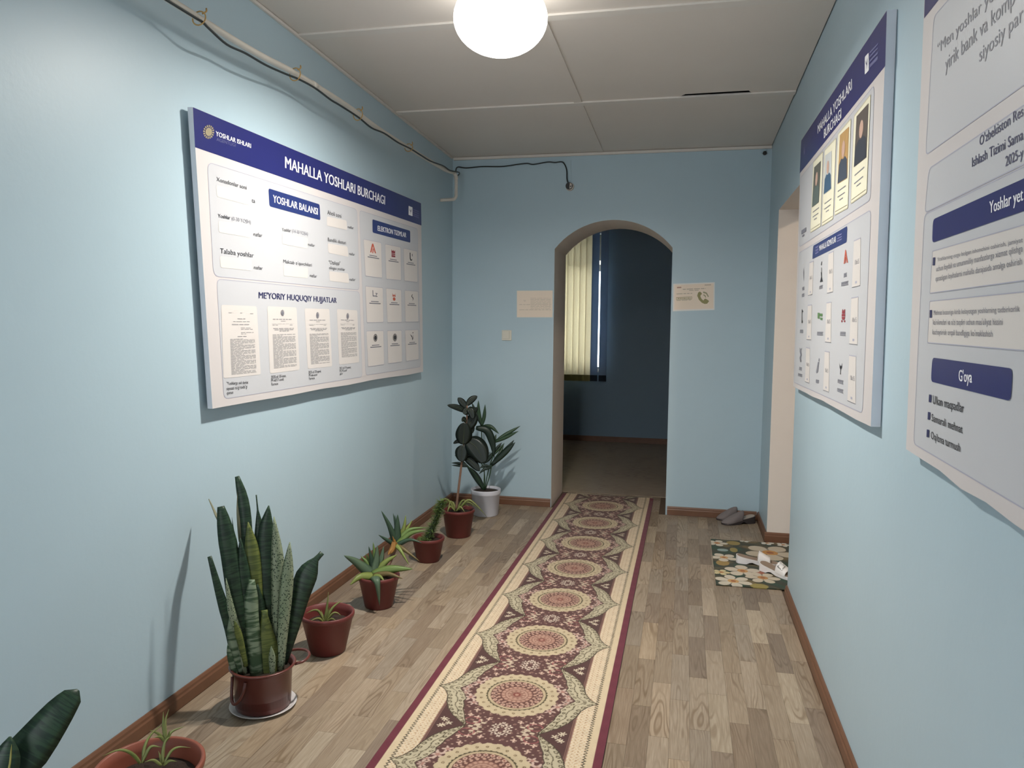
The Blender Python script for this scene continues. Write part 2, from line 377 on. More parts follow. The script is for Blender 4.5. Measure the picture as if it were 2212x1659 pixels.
nt.links.new(t.outputs[0], ms.inputs[1]); nt.links.new(e.outputs[0], ms.inputs[2]); nt.links.new(ms.outputs[0], nt.nodes['Material Output'].inputs[0])
lathe('dome', [(.07, -.026)]+[(.19*math.cos(a), -.140-.142*math.sin(a)) for a in [-1.05+i*(math.pi/2+1.05)/18 for i in range(19)]], (lx, ly, lz), gm, lm, 48)  # glowing shell added in the size of the lamp's glare
# lamp of the side room, seen only by its light on the door jamb
sl = thing('ceiling_lamp', 'bare bulb under the ceiling of the side room beyond the doorway', 'lamp', (W+1.5, 4.0, cz(4.0)+.02))
lathe('bulb_socket', [(0, 0), (.03, 0), (.03, -.05), (.025, -.06), (0, -.06)], (W+1.5, 4.0, cz(4.0)+.02), STRIPM, sl, 16)
e2 = em.copy(); e2.name = 'warm_bulb_light'
for nd in e2.node_tree.nodes:
    if nd.type == 'EMISSION': nd.inputs[0].default_value = (1, .82, .64, 1); nd.inputs[1].default_value = 620
lathe('bulb', [(.02, -.06), (.04, -.08), (.045, -.10), (.04, -.12), (.02, -.14), (0, -.143)], (W+1.5, 4.0, cz(4.0)+.02), e2, sl, 20)

# ------------------------------------------------------------------ print on flat things
CANVAS = mat('printed_canvas_white', (206, 200, 199), .42, .015, 8, .06, 14, spec=.45)
CANVAS2 = mat('canvas_edge', (208, 212, 220), .5, .05, 12, .1, 30)
NAVY = mat('print_navy', (38, 42, 104), .30, .05, 5, .05, 14, spec=.45)
NAVY2 = mat('print_navy_plate', (42, 56, 112), .32, .04, 5)
PANELT = mat('print_pale_blue', (193, 194, 198), .45, .01, 5)
CREAMP = mat('print_cream', (213, 207, 203), .4, .01, 5)
INKW = mat('print_white', (240, 240, 244), .35, .01, 5); INKG = mat('print_grey', (122, 122, 132), .5, .03, 5)
INKD = mat('print_dark', (48, 48, 54), .5, .03, 5); INKN = mat('print_ink_navy', (50, 52, 92), .45, .03, 5)
INKL = mat('print_hairline', (170, 170, 186), .5, .02, 5); INKF = mat('print_faint', (104, 106, 150), .5, .02, 5)
INKR = mat('print_red', (190, 92, 72), .5, .05, 5); INKR2 = mat('print_crimson', (140, 52, 62), .5, .05, 5)
INKGR = mat('print_green', (92, 128, 84), .5, .05, 5); INKGOLD = mat('print_gold', (150, 140, 112), .45, .25, 300)
TEXTQ = []
class Plane:
    """a flat printed face: x (or y) is constant; pixels of the photograph give places on it"""
    def __init__(s, root, ax, v, sign, eps=.0004): s.root, s.ax, s.v, s.sign, s.eps = root, ax, v, sign, eps
    def at(s, p, lay=0):
        q = hit(p[0], p[1], s.ax, s.v); q[s.ax] = s.v+s.sign*s.eps*lay; return q
    def corners(s, quad, lay): return [s.at(p, lay) for p in quad]
def bil(q, u, v): return q[0]*(1-u)*(1-v)+q[1]*u*(1-v)+q[2]*u*v+q[3]*(1-u)*v    # TL TR BR BL
def rounded(q, r):
    out = []
    for i in range(4):
        p, a, b = q[i], q[i-1], q[(i+1) % 4]
        if r <= 0: out.append(p); continue
        d0 = (a-p)/np.linalg.norm(a-p); d1 = (b-p)/np.linalg.norm(b-p)
        A, B = p+d0*r, p+d1*r
        for t in (0, .25, .5, .75, 1): out.append(A*(1-t)**2+2*p*t*(1-t)+B*t*t)
    return out
def fill(pl, name, quad, m, lay=1, r=0.0, parent=None):
    p = rounded(pl.corners(quad, lay), r); return obj(name, p, [tuple(range(len(p)))], m, parent or pl.root)
def outline(pl, name, quad, m, lay=2, r=.02, w=.0022, parent=None):
    q = pl.corners(quad, lay); c = sum(q)/4
    o = rounded(q, r); s = np.array([p for p in o]); k = len(o)
    inn = []
    for p in o:
        d = c-p; e = np.zeros(3)
        for i in range(3):
            if i != pl.ax: e[i] = math.copysign(min(w, abs(d[i])), d[i])
        inn.append(p+e)
    return obj(name, o+inn, [(i, (i+1) % k, k+(i+1) % k, k+i) for i in range(k)], m, parent or pl.root)
def text(pl, s, lb, rb, lt, m, lay=3, bold=.012, parent=None, name='lettering'):
    TEXTQ.append((pl, s, lb, rb, lt, m, lay, bold, parent or pl.root, name))
def flush_text():
    jobs = []
    def mk(s, bold):
        c = bpy.data.curves.new('t', 'FONT'); c.body = s; c.offset = min(bold, 0.0); c.resolution_u = 3; c.size = 1
        o = bpy.data.objects.new('t', c); COL.objects.link(o); return o
    ref = mk('Hx', 0); refx = mk('x', 0)
    jobs = [mk(q[1], q[7]) for q in TEXTQ]
    dg = bpy.context.evaluated_depsgraph_get(); dg.update()
    def geo(o):
        me = o.evaluated_get(dg).to_mesh(); v = np.zeros(len(me.vertices)*3); me.vertices.foreach_get('co', v)
        f = [tuple(p.vertices) for p in me.polygons]; o.evaluated_get(dg).to_mesh_clear(); return v.reshape(-1, 3), f
    cap = geo(ref)[0][:, 1].max(); xh = geo(refx)[0][:, 1].max()
    for q, o in zip(TEXTQ, jobs):
        pl, s, lb, rb, lt, m, lay, bold, par, name = q
        v, f = geo(o)
        if not len(f): continue
        dep = np.zeros(len(v))
        if bold >= .006:                      # heavier letters: the outline printed again, a hair to the side
            k0 = len(v); wv = v.copy(); g0 = list(f)
            for q_, dx in enumerate((bold*2.2, bold*4.4)):
                v = np.concatenate([v, wv+np.array([dx, 0, 0])]); f = f+[tuple(i+k0*(q_+1) for i in t_) for t_ in g0]; dep = np.concatenate([dep, np.full(k0, .00003*(q_+1))])
        x0, x1 = v[:, 0].min(), v[:, 0].max(); hgt = xh if s[0].islower() else cap
        A, B, T = pl.at(lb, lay), pl.at(rb, lay), pl.at((lb[0], lt), lay)
        up = T-A; e = B-A
        P = A+np.outer((v[:, 0]-x0)/(x1-x0), e)+np.outer(v[:, 1]/hgt, up)
        P[:, pl.ax] += pl.sign*dep
        parts = [f]
        if ' ' in s and np.linalg.norm(up) > .016:          # headings: each word a piece of its own
            order = sorted(f, key=lambda q: min(v[i, 0] for i in q)); parts = [[]]; far = -9
            for q in order:
                if parts[-1] and min(v[i, 0] for i in q) > far+.13: parts.append([])
                parts[-1].append(q); far = max(far, max(v[i, 0] for i in q))
        for fs in parts:
            ids = sorted({i for q in fs for i in q}); mp = {i: k for k, i in enumerate(ids)}
            obj(name, P[ids], [tuple(mp[i] for i in q) for q in fs], m, par)
    for o in jobs+[ref, refx]:
        c = o.data; bpy.data.objects.remove(o); bpy.data.curves.remove(c)
def strips(pl, quad, rows, m, lay=3, parent=None, name='text_lines', seed=1, gap=True):
    """lines too fine to read: rows of word-long dashes (v, u0, u1, height) in a quad"""
    q = pl.corners(quad, lay); v = []; f = []; r = random.Random(seed)
    for vv, u0, u1, h in rows:
        u = u0
        while u < u1-.005:
            e = min(u1, u+(r.uniform(.06, .18) if gap else 9))
            b = len(v); v += [bil(q, u, vv), bil(q, e, vv), bil(q, e, vv+h), bil(q, u, vv+h)]; f.append((b, b+1, b+2, b+3))
            u = e+.022
    o = obj(name, v, f, m, parent or pl.root); o['kind'] = 'stuff'; return o
def shape(pl, name, quad, polys, m, lay=3, parent=None):
    """a flat mark: polygons in the unit square of a quad"""
    q = pl.corners(quad, lay); v = []; f = []
    for k_, p in enumerate(polys):
        e_ = np.zeros(3); e_[pl.ax] = pl.sign*.00004*k_
        b = len(v); v += [bil(q, u, w)+e_ for u, w in p]; f.append(tuple(range(b, b+len(p))))
    return obj(name, v, f, m, parent or pl.root)
def ell(cx, cy, rx, ry, n=18): return [(cx+rx*math.cos(2*math.pi*k/n), cy+ry*math.sin(2*math.pi*k/n)) for k in range(n)]
def board(name, label, ax_x, back, quad, root_px):
    P = [hit(p[0], p[1], 0, ax_x) for p in quad]
    root = thing(name, label, 'notice board', (ax_x, (P[2][1]+P[3][1])/2, min(P[2][2], P[3][2])))
    d = back-ax_x
    # slightly uneven canvas wrap: subdivided outline
    pts = []
    r = random.Random(len(label))
    for i in range(4):
        a, b = P[i], P[(i+1) % 4]
        for k in range(8):
            t = k/8; p = a*(1-t)+b*t
            if k and i == 2: p = p+np.array([0, 0, r.uniform(-.004, .004)])
            pts.append(p)
    n = len(pts); v = pts+[p+np.array([d, 0, 0]) for p in pts]
    f = [tuple(range(n)), tuple(range(2*n-1, n-1, -1))]+[(i, (i+1) % n, n+(i+1) % n, n+i) for i in range(n)]
    obj('canvas_panel', v, f, mats=[CANVAS, CANVAS2], fm=[0, 1]+[1]*n, parent=root)
    return root
def emblem(pl, cx, cy, rx, ry, m, m2, lay=3, name='emblem'):
    q = [(cx-rx, cy-ry), (cx+rx, cy-ry), (cx+rx, cy+ry), (cx-rx, cy+ry)]
    ring = []
    for k in range(16):
        a, b = 2*math.pi*k/16, 2*math.pi*(k+.62)/16
        ring.append([(.5+.5*math.cos(a), .5+.5*math.sin(a)), (.5+.5*math.cos(b), .5+.5*math.sin(b)), (.5+.34*math.cos(b), .5+.34*math.sin(b)), (.5+.34*math.cos(a), .5+.34*math.sin(a))])
    o = shape(pl, name, q, ring+[ell(.5, .5, .3, .3)], m, lay)
    shape(pl, name+'_figure', q, [[(.36, .42), (.5, .56), (.64, .42), (.58, .66), (.5, .74), (.42, .66)]], m2, lay+1, o)
    return o

# ---- left wall board
BX = .0395
Q1 = [(416, 231), (909.5, 438.5), (914, 803), (459, 883)]
b1 = board('notice_board', 'wide white board with navy header on the left wall above the plants', BX, .018, Q1, None)
p1 = Plane(b1, 0, BX, 1)
fill(p1, 'header_band', [(416.5, 231.5), (909.3, 439), (910.3, 487.2), (421, 318)], NAVY)
emblem(p1, 450, 285, 12, 15, INKGOLD, INKG)
text(p1, 'YOSHLAR ISHLARI', (465.5, 293), (541.7, 319.8), 283, INKW, bold=.009)
text(p1, 'AGENTLIGI', (467.3, 304), (508.5, 317.2), 297, INKF, bold=-.005)
text(p1, 'MAHALLA YOSHLARI BURCHAGI', (615.2, 362.4), (831.3, 442), 338, INKW, bold=.010)
fill(p1, 'logo_tile', [(882.3, 444.5), (890.8, 448), (890.8, 467), (882.3, 464)], INKW, 2, .004)
shape(p1, 'logo_figure', [(882.3, 444.5), (890.8, 448), (890.8, 467), (882.3, 464)], [[(.2, .25), (.45, .5), (.75, .2), (.6, .6), (.45, .85), (.5, .6), (.3, .45)]], NAVY, 3)
strips(p1, [(892, 451), (904.5, 455.8), (904.5, 472), (892, 467)], [(.02, 0, 1, .12), (.3, 0, 1, .12), (.58, 0, 1, .14), (.8, 0, 1, .2)], INKF, 3, gap=False)
for q, r in (([(447.3, 349), (771, 452), (776.5, 627), (460.7, 597)], .035), ([(467.5, 602), (776.5, 630), (782.6, 814.2), (483.3, 862.4)], .03), ([(776, 453.7), (902, 494), (908.6, 792.6), (789.7, 811)], .03)):
    fill(p1, 'section_panel', q, PANELT, 1, r); outline(p1, 'section_outline', q, INKL, 2, r)
def plate(pl, q, m=NAVY2, r=.012, lay=3): return fill(pl, 'title_plate', q, m, lay, r)
plate(p1, [(579.5, 406.7), (689.9, 441.4), (691.7, 475.8), (581.7, 445.6)])
text(p1, 'YOSHLAR BALANSI', (588.9, 436.6), (686, 464.2), 420.8, INKW, 4, .010)
plate(p1, [(804.2, 473.6), (885.6, 498.6), (886, 524.3), (804.5, 502.2)])
text(p1, 'ELEKTRON TIZIMLAR', (815.4, 498), (876.9, 513), 487.2, INKW, 4, .010)
for q in ([(466.2, 399.7), (534.5, 414.9), (540.6, 444.2), (467.9, 424.7)], [(470.7, 476.8), (540.6, 486.5), (542.4, 513.7), (472.3, 501.7)],
          [(474, 553), (543, 561), (545, 585), (476, 578)], [(608.8, 504.4), (664.9, 514.3), (664, 537.3), (609.7, 527)],
          [(611.4, 572.3), (664.7, 578.5), (664.7, 601), (612.4, 595.9)], [(705.6, 467.3), (748.1, 476.3), (749.9, 497.1), (705.6, 487.2)],
          [(707.4, 525.2), (749.9, 532.4), (752.6, 555), (709.2, 546)], [(710.4, 585.6), (751.8, 590.7), (753.9, 611.7), (711.9, 606.7)]):
    fill(p1, 'blank_field', q, CREAMP, 3, .012)
for s, lb, rb, lt, m, bo in (('Xonadonlar soni', (466.8, 391), (532, 409.5), 381.9, INKD, .004), ('ta', (543.2, 437), (550.4, 438.5), 431, INKD, .004),
        ('Yoshlar', (470.1, 469.6), (496.8, 474.1), 461.6, INKD, .006), ('(0-30 YOSH)', (499.8, 475.6), (541.1, 483.8), 467.4, INKG, -.006),
        ('nafar', (547.1, 509.3), (566, 512.6), 504, INKD, .004), ('Talaba yoshlar', (474.9, 546.6), (547.6, 556.4), 536, INKD, .004), ('nafar', (548, 581), (567, 583), 576, INKD, .004),
        ('Yoshlar', (608.5, 499), (627.8, 501.7), 492, INKD, .004), ('(14-30 YOSH)', (630.5, 502.3), (664.5, 509.5), 494.4, INKG, -.006), ('nafar', (664.9, 530.6), (679.9, 533.3), 526.5, INKD, .004),
        ("Maktab o'quvchilari", (611.5, 567.7), (673, 575.8), 560.4, INKD, .004), ('nafar', (668.8, 597.9), (684.2, 600), 593.5, INKD, .004),
        ('Aholi soni', (706.5, 462.8), (736.9, 470.9), 453.7, INKD, .004), ('nafar', (750.8, 492.6), (763.5, 495.3), 488.8, INKD, .004),
        ('Bandlik dasturi', (707.4, 520.7), (746.8, 528.2), 513, INKD, .004), ('nafar', (753.9, 550.5), (766.2, 552.3), 546.8, INKD, .004),
        ('"Otaliqqa"', (710.1, 570.4), (734.5, 572.7), 562.6, INKD, .004), ('olingan yoshlar', (710.1, 581.2), (744.8, 585.2), 577, INKD, .004), ('nafar', (754.5, 606.1), (767.2, 607), 602.3, INKD, .004),
        ("ME'YORIY HUQUQIY HUJJATLAR", (558.1, 644), (726.8, 654.3), 630.7, INKN, .012),
        ('"Yoshlarga oid davlat', (489, 831.6), (535.6, 828.6), 825, INKD, .0), ("siyosati to'g'risida\"gi", (489, 842.9), (533.5, 838), 838.2, INKD, .0), ('qonun', (489.5, 852), (503, 850.5), 847.5, INKD, .0),
        ('2020-yil 30-iyun,', (584.8, 817.9), (617.6, 814.2), 811.5, INKD, .0), ('PF-6017-sonli', (585.2, 825), (612, 822), 819, INKD, .0), ('Farmon', (585.8, 833), (600.2, 831.4), 827, INKD, .0),
        ('2025-yil 20-aprel,', (665.8, 807), (693.4, 804), 801.5, INKD, .0), ('PF-66-sonli', (666.8, 813.5), (684.6, 811.7), 808, INKD, .0), ('Farmon', (667.2, 820.4), (679.1, 818.9), 815, INKD, .0),
        ('2021-yil 19-yanvar,', (733, 797.8), (758, 795.4), 792.6, INKD, .0), ('PQ-92-sonli', (733.4, 804), (748.8, 802), 799, INKD, .0), ('qaror', (733.4, 810), (740, 809), 806.5, INKD, .0)):
    text(p1, s, lb, rb, lt, m, 4, bo)
docs = [[(477.2, 658.4), (554, 661.5), (562.8, 809), (482.3, 817.3)], [(576.6, 661.5), (640, 664.1), (646.9, 798.8), (582.7, 807)],
        [(657.5, 666.2), (710.9, 667.6), (717, 791.2), (664.7, 796.8)], [(727.3, 667.6), (771.3, 670.7), (775.4, 782.4), (732.4, 788)]]
for i, q in enumerate(docs):
    d = fill(p1, 'document_print', q, CREAMP, 3, .012)
    rows = []
    if i == 0:
        rows = [(.10, .18, .30, .008), (.10, .5, .56, .008), (.105, .78, .88, .008), (.18, .42, .64, .012), (.22, .3, .76, .008), (.26, .26, .74, .011), (.31, .5, .8, .007), (.33, .5, .84, .007), (.375, .5, .86, .007), (.395, .5, .64, .007), (.43, .4, .66, .01)]
        for k in range(34):
            u1 = .88 if (k*7) % 5 else .55
            rows.append((.465+k*.0148, .2, u1, .0062))
    else:
        rows = [(.185, .16, .80, .012), (.215, .42, .58, .008), (.26, .12, .86, .003), (.275, .14, .34, .008), (.275, .72, .82, .008), (.325, .16, .86, .011), (.345, .2, .84, .011), (.365, .36, .68, .011)]
        for k in range(28 if i < 3 else 25):
            u1 = .9 if (k*5+i) % 6 else .45
            rows.append((.42+k*.0185, .13, u1, .0085 if i < 3 else .0075))
    strips(p1, q, rows, mat('print_small_text', (150, 148, 150), .5, .03, 5), 5, d, seed=i+3)
    if i:
        cx = q[0][0]+(q[1][0]-q[0][0])*.5+1; emblem(p1, cx, q[0][1]+14+i*.5, 4.6-i*.6, 7, INKG, CREAMP, 5, 'document_emblem')
cards = [[(784.6, 515.9), (823.1, 524), (825.2, 601), (788.7, 596.4)], [(831.3, 526.7), (865, 533.7), (866, 606), (833.8, 603)], [(871.1, 535.4), (900.4, 542.5), (901.5, 610.2), (873.2, 607)],
         [(788.7, 617.4), (826.6, 621.5), (828, 696.3), (791.8, 697.3)], [(833.4, 621.9), (866.2, 626), (867.6, 696.3), (836.3, 697.3)], [(873.8, 626.6), (902.5, 629.2), (903.5, 695.3), (875.2, 695.9)],
         [(790.8, 714.7), (827.7, 713.7), (829.7, 787.5), (794.4, 792.6)], [(835.9, 714), (867, 713.3), (868.2, 781.8), (837.9, 785.9)], [(874.4, 712.7), (903, 711.7), (904.1, 776.8), (876.9, 780.7)]]
flame = [[(.46, .08), (.53, .08), (.67, .33), (.60, .33), (.5, .15), (.40, .33), (.33, .33)], [(.49, .2), (.54, .23), (.50, .34), (.45, .34)]]
tile = [[(.38, .12), (.44, .17), (.5, .13), (.56, .17), (.62, .12), (.62, .22), (.38, .22)], [(.38, .235), (.62, .235), (.62, .27), (.38, .27)], [(.38, .285), (.62, .285), (.62, .335), (.38, .335)]]
jay = [[(.44, .1), (.49, .1), (.5, .28), (.56, .31), (.62, .27), (.6, .33), (.5, .345), (.44, .3)], [(.6, .13), (.64, .12), (.64, .2), (.61, .2)]]
lz_ = [[(.38, .1), (.42, .1), (.43, .24), (.52, .24), (.52, .27), (.39, .27)], [(.54, .17), (.66, .17), (.66, .19), (.58, .25), (.66, .25), (.66, .275), (.53, .275), (.53, .255), (.61, .19), (.54, .19)]]
owl = [[(.4, .12), (.44, .2), (.5, .16), (.56, .2), (.6, .12), (.6, .22), (.54, .24), (.5, .2), (.46, .24), (.4, .22)], ell(.5, .3, .09, .05)]
five = [[(.58, .1), (.5, .14), (.48, .2), (.56, .22), (.6, .28), (.54, .33), (.6, .3), (.64, .26), (.6, .2), (.52, .19), (.55, .14)]]
fig = [[(.36, .14), (.5, .2), (.56, .3), (.58, .14), (.6, .28), (.52, .35), (.5, .26)], ell(.58, .1, .03, .02)]
logos = [(flame, INKR), (tile, INKR2), (jay, INKD), (lz_, INKG), (owl, INKR), (five, INKD), (None, INKD), (None, INKD), (fig, INKD)]
for q, (lg, m) in zip(cards, logos):
    c = fill(p1, 'card_print', q, CREAMP, 3, .01); outline(p1, 'card_outline', q, INKL, 4, .01, .0022, c)
    if lg: shape(p1, 'card_logo', q, lg, m, 5, c)
    else: emblem(p1, (q[0][0]+q[1][0])/2+1, q[0][1]+15, 4.4, 8.5, m, CREAMP, 5, 'card_emblem')
    strips(p1, q, [(.40, .28, .72, .022), (.45, .18, .84, .026)], INKG, 5, c, 'caption_line', gap=False)

# ---- right wall, far board
RX = 2.3855
Q2 = [(1730.8, 303), (1916, 21.5), (1881, 921.5), (1713.5, 834.5)]
b2 = board('notice_board', 'white board with four small portrait cards, beside the doorway on the right wall', RX, W-.0015, Q2, None)
p2 = Plane(b2, 0, RX, -1)
fill(p2, 'header_band', [(1731, 303.6), (1915.9, 22.5), (1912.4, 142.3), (1727.5, 375)], NAVY)
text(p2, 'MAHALLA YOSHLARI', (1767, 289), (1841, 192.3), 271, INKW, bold=.009)
text(p2, 'BURCHAGI', (1780.4, 299.3), (1818, 254.5), 280, INKW, bold=.009)
lt_ = [(1868.6, 123), (1877, 113.4), (1877.3, 151.8), (1868.6, 161.4)]
fill(p2, 'logo_tile', lt_, INKW, 2, .006)
shape(p2, 'logo_figure', lt_, [[(.2, .25), (.45, .5), (.75, .2), (.6, .6), (.45, .85), (.5, .6), (.3, .45)]], NAVY, 3)
strips(p2, [(1879, 112), (1897.5, 92), (1897, 130), (1879.3, 149)], [(.02, 0, 1, .1), (.25, 0, 1, .1), (.5, 0, 1, .12), (.75, 0, 1, .2)], INKF, 3, gap=False)
emblem(p2, 1738.6, 326, 2.6, 11, INKF, NAVY)
text(p2, 'YOSHLAR ISHLARI', (1743.4, 319.6), (1758.5, 300), 312, INKF, bold=0)
for q, r in (([(1729, 384), (1889.5, 182), (1880.8, 432.4), (1727, 534)], .03), ([(1726.8, 545.5), (1882.3, 452), (1863.6, 893.5), (1715, 826)], .03)):
    fill(p2, 'section_panel', q, PANELT, 1, r); outline(p2, 'section_outline', q, INKL, 2, r, .0028)
PCARD = mat('portrait_card', (236, 232, 208), .4, .03, 8); PBG = [mat('photo_grey', (96, 96, 88), .4, .2, 60), mat('photo_pale', (196, 200, 200), .4, .1, 60), mat('photo_amber', (186, 150, 98), .4, .2, 40), mat('photo_brown', (92, 84, 80), .4, .2, 60)]
PCL = [mat('photo_cloth_grey', (92, 104, 100), .4, .15, 60), mat('photo_cloth_blue', (66, 94, 122), .4, .15, 60), mat('photo_cloth_slate', (70, 78, 92), .4, .15, 60), mat('photo_cloth_navy', (58, 62, 74), .4, .15, 60)]
PSK = mat('photo_skin', (196, 164, 148), .45, .08, 60)
pc = [([(1757.8, 350), (1779, 326), (1773.5, 489), (1751.2, 503.3)], [(1760, 361.5), (1774.6, 347), (1770, 436.7), (1755, 448.3)]),
      ([(1782.4, 324), (1807.5, 297), (1800.5, 473), (1775.8, 489)], [(1783.9, 336), (1797.9, 325.4), (1796.9, 407.8), (1780.4, 420.8)]),
      ([(1811.3, 289.2), (1839.5, 255), (1832.6, 449.7), (1803.5, 465.6)], [(1815.7, 292), (1835.4, 273.3), (1831.6, 384.7), (1810.5, 397.7)]),
      ([(1846, 250), (1882.2, 202.4), (1873.5, 416.5), (1838.8, 441)], [(1851.8, 251.6), (1877.9, 222.7), (1873, 339.8), (1846, 361.5)])]
for i, (q, ph) in enumerate(pc):
    c = fill(p2, 'portrait_card', q, PCARD, 4, .01); outline(p2, 'card_edge', q, mat('card_edge_line', (196, 190, 164), .5), 5, .01, .004, c)  # darker cream line around each portrait card
    pp = fill(p2, 'portrait_photo', ph, PBG[i], 6, 0, c)
    shape(p2, 'portrait_clothing', ph, [[(.02, .99), (.08, .62), (.3, .52), (.5, .56), (.7, .52), (.92, .62), (.98, .99)]], PCL[i], 7, c)
    shape(p2, 'portrait_head', ph, [ell(.5, .36, .17, .17, 16)], PSK if i != 1 else PSK, 8, c)
    strips(p2, q, [(.70+.02*(i < 3), .2, .8, .012), (.79, .2, .75, .012), (.84, .35, .62, .012)], INKG, 6, c, 'caption_line', gap=False)
    strips(p2, q, [(.955, .05, .95, .007)], INKGOLD, 6, c, 'caption_line', gap=False)
strips(p2, [(1729, 500), (1752, 484), (1751, 500), (1728, 516)], [(.0, .15, .6, .55), (.75, .25, .45, .25)], INKG, 5, gap=False)
plate(p2, [(1757.2, 531), (1831, 488), (1829.6, 523), (1755.3, 560)], r=.012)
text(p2, 'MAHALLA XIZMATLAR', (1770.8, 542), (1807, 522.5), 530.5, INKW, 4, .010)
strips(p2, [(1762, 533.5), (1769, 529.8), (1769, 546), (1762, 550)], [(0, 0, 1, .22), (.38, 0, 1, .24), (.76, 0, 1, .22)], INKF, 4, gap=False)
strips(p2, [(1809.5, 508), (1819.5, 503.5), (1819.5, 518), (1809, 524)], [(0, 0, 1, .2), (.4, 0, 1, .2), (.75, 0, 1, .2)], INKF, 4, gap=False)
# nine service cells: icon, caption and a white slip with a hairline above and below
def cell(slip, icon, ipoly, im, caps):
    s = fill(p2, 'service_slip', slip, CREAMP, 3, .008)
    q = [slip[0], slip[1], (slip[1][0], slip[1][1]+2.2), (slip[0][0], slip[0][1]+2.2)]; fill(p2, 'slip_line', q, INKL, 4, 0, s)
    q = [(slip[3][0], slip[3][1]-1.2), (slip[2][0], slip[2][1]-1.2), slip[2], slip[3]]; fill(p2, 'slip_line', q, INKG, 4, 0, s)
    a, b = .40, .53
    C = lambda u, v: (slip[0][0]*(1-u)*(1-v)+slip[1][0]*u*(1-v)+slip[2][0]*u*v+slip[3][0]*(1-u)*v, slip[0][1]*(1-u)*(1-v)+slip[1][1]*u*(1-v)+slip[2][1]*u*v+slip[3][1]*(1-u)*v)
    text(p2, '10x15', C(.28, b), C(.86, b), C(.28, a+.03)[1], INKG, 4, .0, s)
    strips(p2, slip, [(.88, .4, .62, .05)], INKL, 4, s, 'slip_mark', gap=False)
    shape(p2, 'service_icon', icon, ipoly, im, 4)
    for cq in caps: strips(p2, cq, [(0, 0, 1, .22), (.32, 0, .94, .3), (.75, 0, 1, .25)], INKG, 4, None, 'caption_line', gap=False)
def Z(x, y, oy, ox=1710.0, k=10.37): return (ox+x/k, oy+y/k)
def QQ(oy, *p, **kw): return [Z(p[i], p[i+1], oy, **kw) for i in range(0, 8, 2)]
tree = [[(.45, .0), (.6, .0), (.5, .18), (.3, .18)], [(.46, .3), (.56, .3), (.52, .6), (.44, .6)], [(.3, .5), (.6, .56), (.55, .74), (.4, .74)], [(.42, .74), (.56, .74), (.85, 1), (.1, 1)]]
drop = [[(.5, 0), (.72, .35), (.6, .7), (.5, 1), (.4, .7), (.3, .35)]]
fork = [[(.1, .1), (.25, .5), (.45, .65), (.42, .95), (.3, 1), (.7, 1), (.56, .95), (.56, .65), (.85, .5), (.9, .1), (.65, .45), (.5, .3), (.35, .45)]]
barj = [[(.3, 0), (.55, 0), (.55, .8), (.8, .82), (.8, 1), (.3, 1)], [(.65, .08), (.95, .12), (.8, .2), (.65, .2)]]
flag = [[(0, 0), (.42, 0), (.42, .9), (0, .9)], [(.48, .1), (1, .1), (.95, .5), (.48, .5)], [(.55, .66), (1, .66), (.95, 1), (.55, 1)]]
pen = [[(.75, 0), (.95, .02), (.9, .2), (.7, .2)], [(.55, .25), (.9, .25), (.6, .9), (.2, 1), (.1, .9), (.4, .5)]]
fl2 = [[(.44, 0), (.56, 0), (.94, 1), (.74, 1), (.5, .3), (.26, 1), (.06, 1)], [(.48, .5), (.58, .58), (.54, 1), (.42, 1)]]
rt = [[(.1, .1), (.3, .0), (.4, .25), (.55, .1), (.9, 0), (.9, .35), (.1, .35)], [(.05, .38), (.95, .38), (.95, .56), (.05, .56)], [(.05, .6), (.95, .6), (.8, .82), (.2, .82)], [(0, .86), (.35, .86), (.3, 1), (0, 1)], [(.65, .86), (1, .86), (1, 1), (.7, 1)]]
cell(QQ(480, 410, 895, 495, 862, 470, 1620, 375, 1650), QQ(480, 255, 1020, 300, 1000, 300, 1320, 255, 1340), drop, INKG, [QQ(480, 245, 1460, 290, 1440, 290, 1515, 245, 1530), QQ(480, 235, 1610, 290, 1590, 290, 1660, 235, 1675)])
cell(QQ(480, 835, 690, 945, 640, 930, 1565, 800, 1595), QQ(480, 640, 900, 725, 860, 720, 1325, 635, 1345), tree, INKD, [QQ(480, 630, 1430, 705, 1400, 700, 1480, 625, 1500)])
cell(QQ(480, 1405, 410, 1555, 340, 1540, 1425, 1360, 1468), QQ(480, 1165, 640, 1270, 595, 1275, 900, 1170, 935), fl2, INKR, [QQ(480, 1180, 1150, 1245, 1125, 1240, 1215, 1175, 1235), QQ(480, 1122, 1350, 1280, 1310, 1275, 1400, 1120, 1435)])
cell(QQ(620, 370, 400, 460, 388, 440, 1190, 340, 1182), QQ(620, 220, 505, 270, 500, 265, 805, 215, 805), barj, INKD, [QQ(620, 195, 955, 265, 955, 265, 1030, 190, 1030)])
cell(QQ(620, 790, 345, 895, 325, 885, 1250, 755, 1235), QQ(620, 590, 575, 700, 580, 700, 745, 590, 720), flag, INKGR, [QQ(620, 580, 1000, 715, 1005, 710, 1085, 575, 1080)])
cell(QQ(620, 1350, 235, 1500, 208, 1480, 1298, 1300, 1278), QQ(620, 1135, 490, 1215, 490, 1210, 785, 1120, 785), rt, INKR2, [QQ(620, 1100, 1000, 1220, 1005, 1215, 1095, 1095, 1085)])
kw = dict(ox=1705.0)
cell(QQ(740, 385, 100, 465, 118, 455, 915, 355, 880, **kw), QQ(740, 235, 110, 295, 120, 290, 440, 230, 430, **kw), [[(.1, 0), (.5, .12), (.9, 0), (.6, .2), (.9, .5), (.6, .7), (.8, 1), (.3, 1), (.1, .7), (.4, .5), (.1, .3)]], INKG, [QQ(740, 230, 540, 285, 555, 280, 625, 225, 610, **kw), QQ(740, 205, 685, 300, 710, 295, 775, 200, 745, **kw)])
